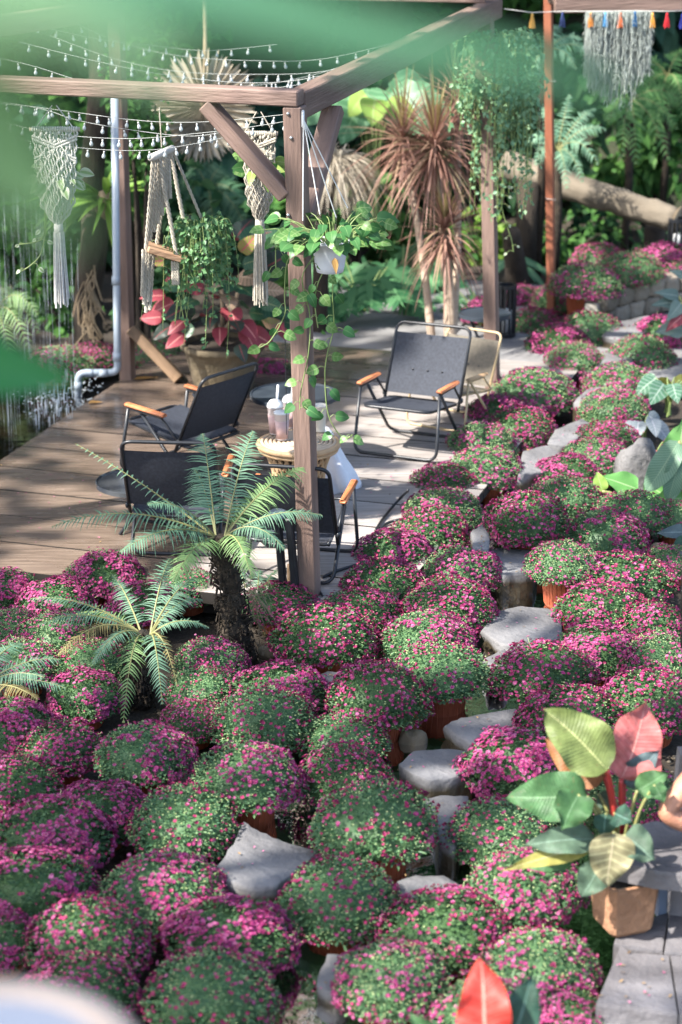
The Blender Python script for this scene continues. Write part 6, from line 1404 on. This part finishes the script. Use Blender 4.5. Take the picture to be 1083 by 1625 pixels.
philo('philodendron with one pink leaf and drooping green leaves in the block pot', (985, 1372), Yq, [
 (964, 1222, 851, 1130, 92, -.05, .05, 'lime', 'r', -.2, .9, 'ovate'), (960, 1232, 852, 1192, 74, .03, .05, 'brown', 'r', .1, .1, 'ovate'), (986, 1236, 1054, 1118, 98, .02, .12, 'pink', 'r', .25, .35, 'ovate'),
 (932, 1264, 804, 1284, 82, -.08, -.12, 'green', 'g', -.1, .7, 'ovate'), (918, 1262, 896, 1318, 66, -.12, -.2, 'green', 'g', 0, .5, 'heart'), (946, 1332, 838, 1352, 50, -.1, -.18, 'blue', 'g', 0, .8, 'ovate'),
 (936, 1342, 800, 1406, 34, -.1, -.2, 'yellow', 'g', 0, .6, 'lance'), (915, 1352, 832, 1392, 40, -.06, -.1, 'green', 'g', 0, .5, 'ovate'), (974, 1322, 968, 1412, 74, -.16, -.24, 'pale', 'g', 0, .5, 'ovate'), (952, 1372, 928, 1430, 52, -.14, -.2, 'blue', 'g', -.1, .5, 'ovate'),
 (992, 1326, 1038, 1370, 58, -.14, -.2, 'blue', 'g', .1, .6, 'heart'), (990, 1244, 1052, 1204, 48, .04, .0, 'slate', 'r', .1, .6, 'ovate'), (1012, 1254, 1064, 1236, 42, -.02, -.05, 'green', 'g', .1, .7, 'ovate'), (1040, 1246, 1052, 1276, 28, -.06, -.1, 'green', 'g', .1, .3, 'heart'),
 (976, 1290, 1000, 1310, 40, -.1, -.14, 'dark', 'g', 0, .5, 'ovate'), (962, 1292, 958, 1330, 38, -.08, -.12, 'dark', 'g', 0, .5, 'ovate'), (950, 1260, 975, 1290, 34, .05, .05, 'blue', 'g', 0, .5, 'ovate')])
# ---- red leaved plant close to the camera at the bottom
Yr = 5.6; f = V(770, 1760, Yr)
philo('blurred plant with one scarlet upright leaf at the bottom edge', (775, 1740), Yr, [
 (772, 1660, 756, 1522, 88, 0, .05, 'red', 'r', -.1, .3, 'ovate'), (812, 1650, 858, 1552, 62, .05, .1, 'dark', 'g', .1, .5, 'ovate'), (700, 1660, 645, 1616, 40, 0, 0, 'green', 'g', -.1, .8, 'ovate'), (800, 1690, 900, 1660, 60, 0, 0, 'green', 'g', .1, .9, 'ovate'), (730, 1700, 640, 1680, 60, -.05, -.1, 'dark', 'g', -.1, .9, 'ovate')], 'red_leaf_plant')
t = thing('glazed_pot', 'pot of the blurred red leaved plant below the picture edge', 'pot', (f.x, f.y, GZ)); mb = MB(); z1 = max(.25, f.z - GZ + .02)
mb.lathe([(.12, 0), (.14, .02), (.17, z1 * .8), (.19, z1), (.17, z1), (.001, z1 * .95)], 24); mb.build('body', m_terra, t, True)
# ---- plants along the right edge
m_sil = LEAF('silver_leaf', (.22, .25, .26), (.32, .35, .36), (.5, .5, .52), .06, stripes=7, stripe_c=(.2, .24, .24), rough=.4)
SIL = [leaf_mesh('silver_leaf', 'heart', .17, .12, m_sil, .3, .2, 8)]
m_cal = LEAF('caladium_leaf', (.42, .11, .10), (.55, .22, .19), (.3, .06, .06), .07, stripes=6, stripe_c=(.6, .32, .28), rough=.45); CAL = [leaf_mesh('caladium_leaf', 'heart', .17, .13, m_cal, .3, .15, 8)]
m_aloc = LEAF('alocasia_leaf', (.05, .13, .08), (.10, .20, .12), (.3, .38, .3), .07, stripes=6, stripe_c=(.24, .32, .26), rough=.3, under=(.3, .28, .06)); ALO = [leaf_mesh('alocasia_leaf', 'heart', .24, .16, m_aloc, .35, .15, 8), leaf_mesh('alocasia_leaf_b', 'ovate', .22, .14, LEAF('alocasia_olive', (.14, .15, .035), (.20, .19, .05), (.12, .16, .05), .05, stripes=6, stripe_c=(.13, .15, .04), rough=.35), .3, .2, 8)]
leafy('veined olive leaf plant high on the right edge of the path', 1062, 618, 13.9, 9, ALO, .20, 'alocasia', .85, upness=(.2, 1.0))
leafy('silver leaved plant beside the pale sunlit flowers at right', 1020, 672, 13.5, 8, SIL, .2, 'silver_leaf_plant', .85, upness=(0, .6))
leafy('caladium with pink speckled leaf beside the pale boulder', 1042, 710, 13.0, 4, CAL, .14, 'caladium', .8, upness=(0, .5))
m_ban = LEAF('banana_leaf', (.10, .27, .07), (.16, .35, .10), (.3, .44, .2), .05, stripes=22, stripe_c=(.13, .30, .09), rough=.3, transl=.35); m_banb = LEAF('banana_leaf_pale', (.11, .20, .13), (.17, .27, .18), (.25, .34, .22), .03, stripes=20, stripe_c=(.08, .15, .09), rough=.4, transl=.3)
BAN = [leaf_mesh('banana_leaf', 'paddle', .55, .20, m_ban, .35, .25, 12, .05), leaf_mesh('banana_leaf_b', 'paddle', .5, .2, m_banb, .6, .2, 12, .06)]
def placed(label, foot, Y, leaves, name):
    f = V(*foot, Y); f.z = GZ; t = thing(name, label, 'plant', f)
    for bx, by, tx, ty, w, dyb, dyt, mat, nx, nz, prof in leaves:
        b = V(bx, by, Y + dyb); e = V(tx, ty, Y + dyt); d = e - b; me = leaf_mesh('leaf_blade', prof, d.length, w / ppm(b), mat, .15, .25, 12, .06); put_leaf(me, t, b - f, d + UP * d.length * .15, Vector((nx, -1, nz)))
        mb = MB(); mb.tube(smooth_path([Vector((R.uniform(-.03, .03), 0, 0)), (b - f) * .5 + Vector((.03, 0, .05)), b - f], 4), .010, 7); mb.build('stalk', m_pet['g'], t, True)
    return t
placed('banana plant with broad green and pale drooping leaves at the right edge', (1090, 830), 12.2, [
 (1080, 760, 1078, 668, 62, -.05, .05, m_ban, -.3, .3, 'paddle'), (1078, 700, 1030, 786, 44, -.05, -.15, m_banb, -.2, .5, 'paddle'), (1085, 716, 1062, 800, 38, -.08, -.16, m_banb, 0, .4, 'paddle'), (1075, 800, 1018, 770, 44, 0, .05, m_ban, 0, .5, 'paddle'), (1085, 790, 1040, 800, 40, -.1, -.1, m_ban, 0, .6, 'ovate'), (1095, 760, 1110, 640, 70, 0, .1, m_ban, 0, .3, 'paddle')], 'banana_plant')
placed('single pointed green leaf standing among the dark mounds', (985, 830), 12.1, [(1012, 776, 948, 762, 44, 0, 0, m_ban, .1, .9, 'lance'), (956, 780, 948, 748, 24, -.03, 0, m_earl, 0, .4, 'ovate')], 'leafy_plant')
placed('grey green drooping leaves cut by the right edge above the person', (1110, 880), 11.3, [(1090, 845, 1042, 850, 26, 0, -.05, m_ph['slate'], 0, .8, 'lance'), (1095, 860, 1066, 878, 30, -.05, -.1, m_ph['dark'], 0, .6, 'ovate')], 'leafy_plant')
m_dr = LEAF('dracaena_dark', (.10, .15, .13), (.18, .24, .2), (.25, .3, .26), .08, rough=.35)
placed('dark dracaena with narrow drooping leaves at the upper right edge', (1110, 560), 14.9, [(1078, 470, 1040, 468, 22, 0, -.1, m_dr, 0, .8, 'lance'), (1080, 478, 1036, 490, 24, 0, -.1, m_dr, 0, .7, 'lance'), (1082, 480, 1060, 512, 24, -.05, -.15, m_dr, 0, .5, 'lance'), (1085, 520, 1040, 532, 34, -.05, -.1, m_dr, 0, .6, 'lance'), (1085, 500, 1058, 530, 20, -.1, -.15, m_cr[1], 0, .5, 'lance'), (1090, 440, 1060, 430, 14, 0, 0, m_dr, 0, .6, 'lance')], 'dracaena')

# ---- fallen petals and leaf scraps on stones, deck edge and steps
m_petal = M('fallen_petals', (0.40, 0.04, 0.16), (0.60, 0.2, 0.32), 10, .8, island=True)
m_scrap = M('leaf_scraps', (0.10, 0.06, 0.03), (0.30, 0.19, 0.08), 10, .9, island=True)
mp = MB(); ms = MB()
def scatter(px, py, z, w, h, n):
    for _ in range(n):
        p = P(px + R.gauss(0, w / 2), py + R.gauss(0, h / 2), z); a = R.uniform(0, 6.28); k = R.random()
        (mp if k < .55 else ms).blade(p, (math.cos(a), math.sin(a), .06), UP + rvec() * .2, R.uniform(.008, .016) * (1 if k < .55 else 1.6), R.uniform(.006, .011), 'ovate', -.1, .3, 2)
for poly, z, lab in STONES:
    cx = sum(q[0] for q in poly) / len(poly); cy = sum(q[1] for q in poly) / len(poly); w = max(q[0] for q in poly) - min(q[0] for q in poly); h = max(q[1] for q in poly) - min(q[1] for q in poly); scatter(cx, cy, z + .006, w * .6, h * .5, 9)
scatter(600, 800, .004, 80, 90, 40); scatter(120, 800, .004, 160, 90, 45); scatter(380, 700, .004, 120, 60, 30); scatter(1010, 1560, .026, 70, 60, 20)
o = mp.build('fallen_petals', m_petal, kind='stuff'); o['label'] = 'tiny fallen pink petals on stones and boards'
o = ms.build('leaf_litter', m_scrap, kind='stuff'); o['label'] = 'small brown leaf scraps on stones and boards'
# ================================================================ blurred things close to the camera
m_near = LEAF('near_leaf', (.085, .22, .12), (.12, .28, .15), (.2, .34, .2), .03, stripes=14, stripe_c=(.07, .23, .095), rough=.35, transl=.4)
m_near2 = LEAF('near_leaf_dark', (.03, .19, .045), (.045, .24, .055), (.08, .28, .09), .04, rough=.4, transl=.3)
m_near3 = LEAF('near_leaf_pale', (.26, .46, .22), (.32, .52, .26), (.38, .55, .3), .03, stripes=12, stripe_c=(.19, .38, .16), rough=.35, transl=.45)
t = thing('foreground_plant', 'large leaved plant whose blurred green leaves hang into the top left', 'plant', (-1.0, 1.5, 0))
def near_leaf(bpx, tpx, Yb, Yt, w, mat, nrm, prof='paddle', bend=.1):
    b = V(*bpx, Yb); e = V(*tpx, Yt); d = e - b; me = leaf_mesh('large_leaf', prof, d.length, w / ppm((b + e) / 2), mat, bend, .15, 16, .03); o = put_leaf(me, t, b - t.location, d, Vector(nrm)); 
    return o, b
LV = [((-420, -60), (1060, 10), .85, 1.15, 400, m_near, (0, -.35, 1), 'paddle'), ((-330, -330), (70, 470), .85, .95, 310, m_near3, (-.6, -1, .4), 'paddle'), ((-420, 500), (175, 604), 2.2, 2.5, 150, m_near2, (0, -1, .5), 'ovate'), ((-340, -130), (350, 50), .75, .85, 330, m_near3, (0, -.6, .9), 'paddle')]
for b_, e_, y0, y1, w, mt, nr, pf in LV:
    o, b = near_leaf(b_, e_, y0, y1, w, mt, nr, pf)
    mb = MB(); mb.tube(smooth_path([Vector((R.uniform(-.05, .05), R.uniform(-.05, .05), 0)), (b - t.location) * .6 + Vector((-.15, 0, .1)), b - t.location], 6), .016, 8); mb.build('stalk', m_vine, t, True)
# cream rimmed round table at the lower left
m_cream = M('cream_rim', (0.62, 0.47, 0.36), (0.70, 0.55, 0.43), 5, .6)
m_gtop = M('grey_table_top', (0.46, 0.46, 0.48), (0.54, 0.54, 0.56), 4, .5)
tz = HC - 1.42; cc = P(60, 1720, tz); s = ppm(cc); t = thing('round_table', 'blurred round table with cream rim at the lower left corner', 'table', (cc.x, cc.y, 0)); rr_ = 1
e0 = P(250, 1600, tz); r_t = 420 / s
mb = MB(); cN = P(-40, 1700, tz); t.location = (cN.x, cN.y, 0)
e1 = P(100, 1568, tz); r_t = (e1 - cN).length
mb.lathe([(.001, tz - .01), (r_t * .80, tz - .01), (r_t * .80, tz - .002), (.001, tz - .002)], 48); mb.build('table_top', m_gtop, t)
mb = MB(); mb.lathe([(r_t * .80, tz - .03), (r_t * .97, tz - .03), (r_t, tz - .02), (r_t, tz), (r_t * .98, tz + .006), (r_t * .82, tz + .006), (r_t * .80, tz), (r_t * .80, tz - .03)], 64); mb.build('rim', m_cream, t, True)
mb = MB(); mb.lathe([(.25, GZ), (.25, GZ + .03), (.04, GZ + .06), (.04, tz - .03)], 20); mb.build('pedestal', m_black, t, True)

# ================================================================ unseen shade trees left of the picture, crowns shaped for the dappled light
LIT = [(600, 790, 130, 110), (650, 620, 110, 90), (800, 670, 160, 130), (900, 620, 120, 80), (930, 720, 140, 80), (700, 850, 60, 40), (170, 672, 120, 34), (60, 790, 70, 16), (150, 812, 80, 14), (250, 650, 60, 26), (480, 720, 90, 50), (60, 850, 140, 20), (200, 880, 110, 16), (110, 740, 90, 16), (330, 690, 60, 20), (940, 880, 130, 70), (880, 985, 70, 30), (1020, 1040, 70, 40), (860, 1500, 170, 100),
       (640, 1540, 110, 90), (850, 1390, 120, 50), (975, 1390, 80, 90), (640, 990, 70, 36), (540, 960, 70, 34), (60, 1020, 80, 70), (380, 800, 90, 70), (255, 1000, 60, 60), (300, 1250, 60, 24), (930, 450, 60, 30), (560, 900, 60, 40), (1000, 520, 60, 40), (740, 890, 60, 30), (255, 1390, 70, 26), (400, 1190, 60, 20), (240, 1200, 70, 24), (60, 890, 120, 14), (700, 500, 90, 80), (820, 560, 60, 40), (340, 720, 40, 14), (430, 1350, 60, 20)]
L3 = [(V(322, 180, 15.5), .45), (V(690, 250, 15.0), .5), (V(720, 390, 14.9), .3), (V(960, 315, 17.9), .6), (V(900, 220, 17.6), .45), (V(970, 1230, 7.3), .35), (V(560, 470, 16.4), .4), (V(1000, 90, 15.1), .25), (V(430, 130, 11.5), .35), (V(230, 160, 11.3), .3), (V(640, 110, 13), .4), (V(800, 150, 14.2), .3), (V(170, 360, 16), .35), (V(200, 100, 23), .9), (V(620, 150, 18), .6), (V(1040, 300, 20.9), .7), (V(520, 370, 10.3), .22), (V(85, 300, 11.2), .3), (V(410, 330, 11.2), .25)]
m_shade = M('canopy_leaf', (0.05, 0.12, 0.03), (0.09, 0.19, 0.05), 10, .5, transl=.25, island=True)
trees = []
for i, (tx, ty, lab) in enumerate(((-8.5, 4.0, 'unseen tall shade tree left of the garden, nearest'), (-10.0, 10.5, 'unseen tall shade tree left of the garden, middle'), (-9.0, 16.5, 'unseen tall shade tree left of the garden, farthest'))):
    t = thing('unseen_shade_tree', lab, 'tree', (tx, ty, GZ), group='unseen shade trees left of the terrace'); trees.append((t, MB(), []))
    mb = MB(); mb.tube([(0, 0, -.1), (.1, .05, 3), (.3, -.1, 6), (.9, .1, 8.6)], [.28, .22, .17, .08], 10); mb.build('trunk', m_bark, t, True)
rs = random.Random(99)
for i in range(7200):  # leaves set along sun rays to shape the dapples, listed sun patches left open
    x = rs.uniform(-4.5, 5.5); y = rs.uniform(4.5, 24); g = Vector((x, y, .2)); qx, qy, _ = px_of(g); lit = 0
    for cx, cy, rx, ry in LIT:
        e = ((qx - cx) / rx) ** 2 + ((qy - cy) / ry) ** 2
        if e < 1.25: lit = max(lit, 1 if e < .75 else .55)
    if rs.random() < lit * .96: continue
    if noise.noise(Vector((x * 1.4, y * 1.1, 3))) > .26: continue
    h = rs.uniform(7.2, 10.5); p = g + SUN * ((h - .2) / SUN.z); k = min(range(3), key=lambda j: abs(trees[j][0].location.y - p.y)); t = trees[k][0]
    if any(((p - q) - SUN * (p - q).dot(SUN)).length < r for q, r in L3) and rs.random() < .92: continue
    d = Vector((rs.uniform(-1, 1), rs.uniform(-1, 1), rs.uniform(-.5, .3))); L = rs.uniform(.22, .40)
    trees[k][1].blade(p - t.location - d.normalized() * L / 2, d, SUN + Vector((rs.uniform(-.5, .5), rs.uniform(-.5, .5), 0)), L, L * .55, 'ovate', .15, .15, 4)
    if i % 170 == 0: trees[k][2].append(p - t.location)
for i in range(420):     # leaves added to the unseen nearest tree to shade the round table
    g = Vector((cN.x + rs.uniform(-.7, 1.0), cN.y + rs.uniform(-.8, .9), tz)); p = g + SUN * ((rs.uniform(7.2, 9.5) - tz) / SUN.z); t = trees[0][0]; d = Vector((rs.uniform(-1, 1), rs.uniform(-1, 1), rs.uniform(-.5, .3))); L = rs.uniform(.2, .32)
    trees[0][1].blade(p - t.location, d, SUN + Vector((rs.uniform(-.5, .5), rs.uniform(-.5, .5), 0)), L, L * .55, 'ovate', .15, .15, 4)
for t, mb, tips in trees:
    mb.build('crown', m_shade, t, kind='stuff'); st = MB()
    for e in tips: st.tube(bez(Vector((.7, 0, 7.2)), (Vector((.7, 0, 8)) + e) / 2 + UP * .3, e, 5), [.05, .04, .03, .02, .014, .008], 5)
    st.build('limbs', m_bark, t, True)

# ================================================================ tall trees added on the hillside behind, crowns above the picture to block sky
rs = random.Random(5); BT = MB()
for i in range(2600):
    d = Vector((rs.gauss(0, 1), rs.gauss(0, 1), rs.gauss(0, 1))).normalized(); q = rs.choice([(0, 0, 0, 1.0), (-1.5, 0, -.8, .7), (1.4, .2, -.5, .75), (.3, -.6, 1.2, .7), (-.6, .4, -1.6, .6)])
    p = Vector((q[0] + d.x * 1.9 * q[3], q[1] + d.y * 1.5 * q[3], q[2] + d.z * 1.9 * q[3])); L = rs.uniform(.3, .55)
    BT.blade(p, d + Vector((rs.uniform(-.7, .7), rs.uniform(-.7, .7), -.2)), UP + Vector((rs.uniform(-.6, .6), rs.uniform(-.6, .6), 0)), L, L * .5, 'ovate', .3, .2, 3)
BTM = BT.mesh('added_hill_tree_crown', m_d1); TR = MB(); TR.tube([(0, 0, 0), (.1, 0, 3), (0, .1, 6.5)], [.22, .17, .1], 9); TRM = TR.mesh('added_hill_tree_trunk', m_bark, True)
for i, (x, y) in enumerate(((-9, 25), (-5.5, 27), (-2.2, 25.5), (1.2, 27.5), (4.2, 25.5), (7.5, 27), (10.5, 25), (-7.5, 21.5), (8, 21.5), (-3.8, 21.8), (0.4, 22.4), (5.0, 21.8))):
    t = thing('added_hill_tree', 'leafy tree added on the bank, its crown above the picture blocking sky', 'tree', (x, y, (y - 20.6) * .52 - .4), i * 1.3, 'added trees on the bank behind'); t.scale = (1.3, 1.3, 1.35 + .15 * (i % 3))
    ob('trunk', TRM, t); o = ob('crown', BTM, t, 'stuff'); o.location = (0, 0, 6.6); o2 = ob('crown', BTM, t, 'stuff'); o2.location = (.4, .3, 4.2); o2.rotation_euler = (0, 0, 2)
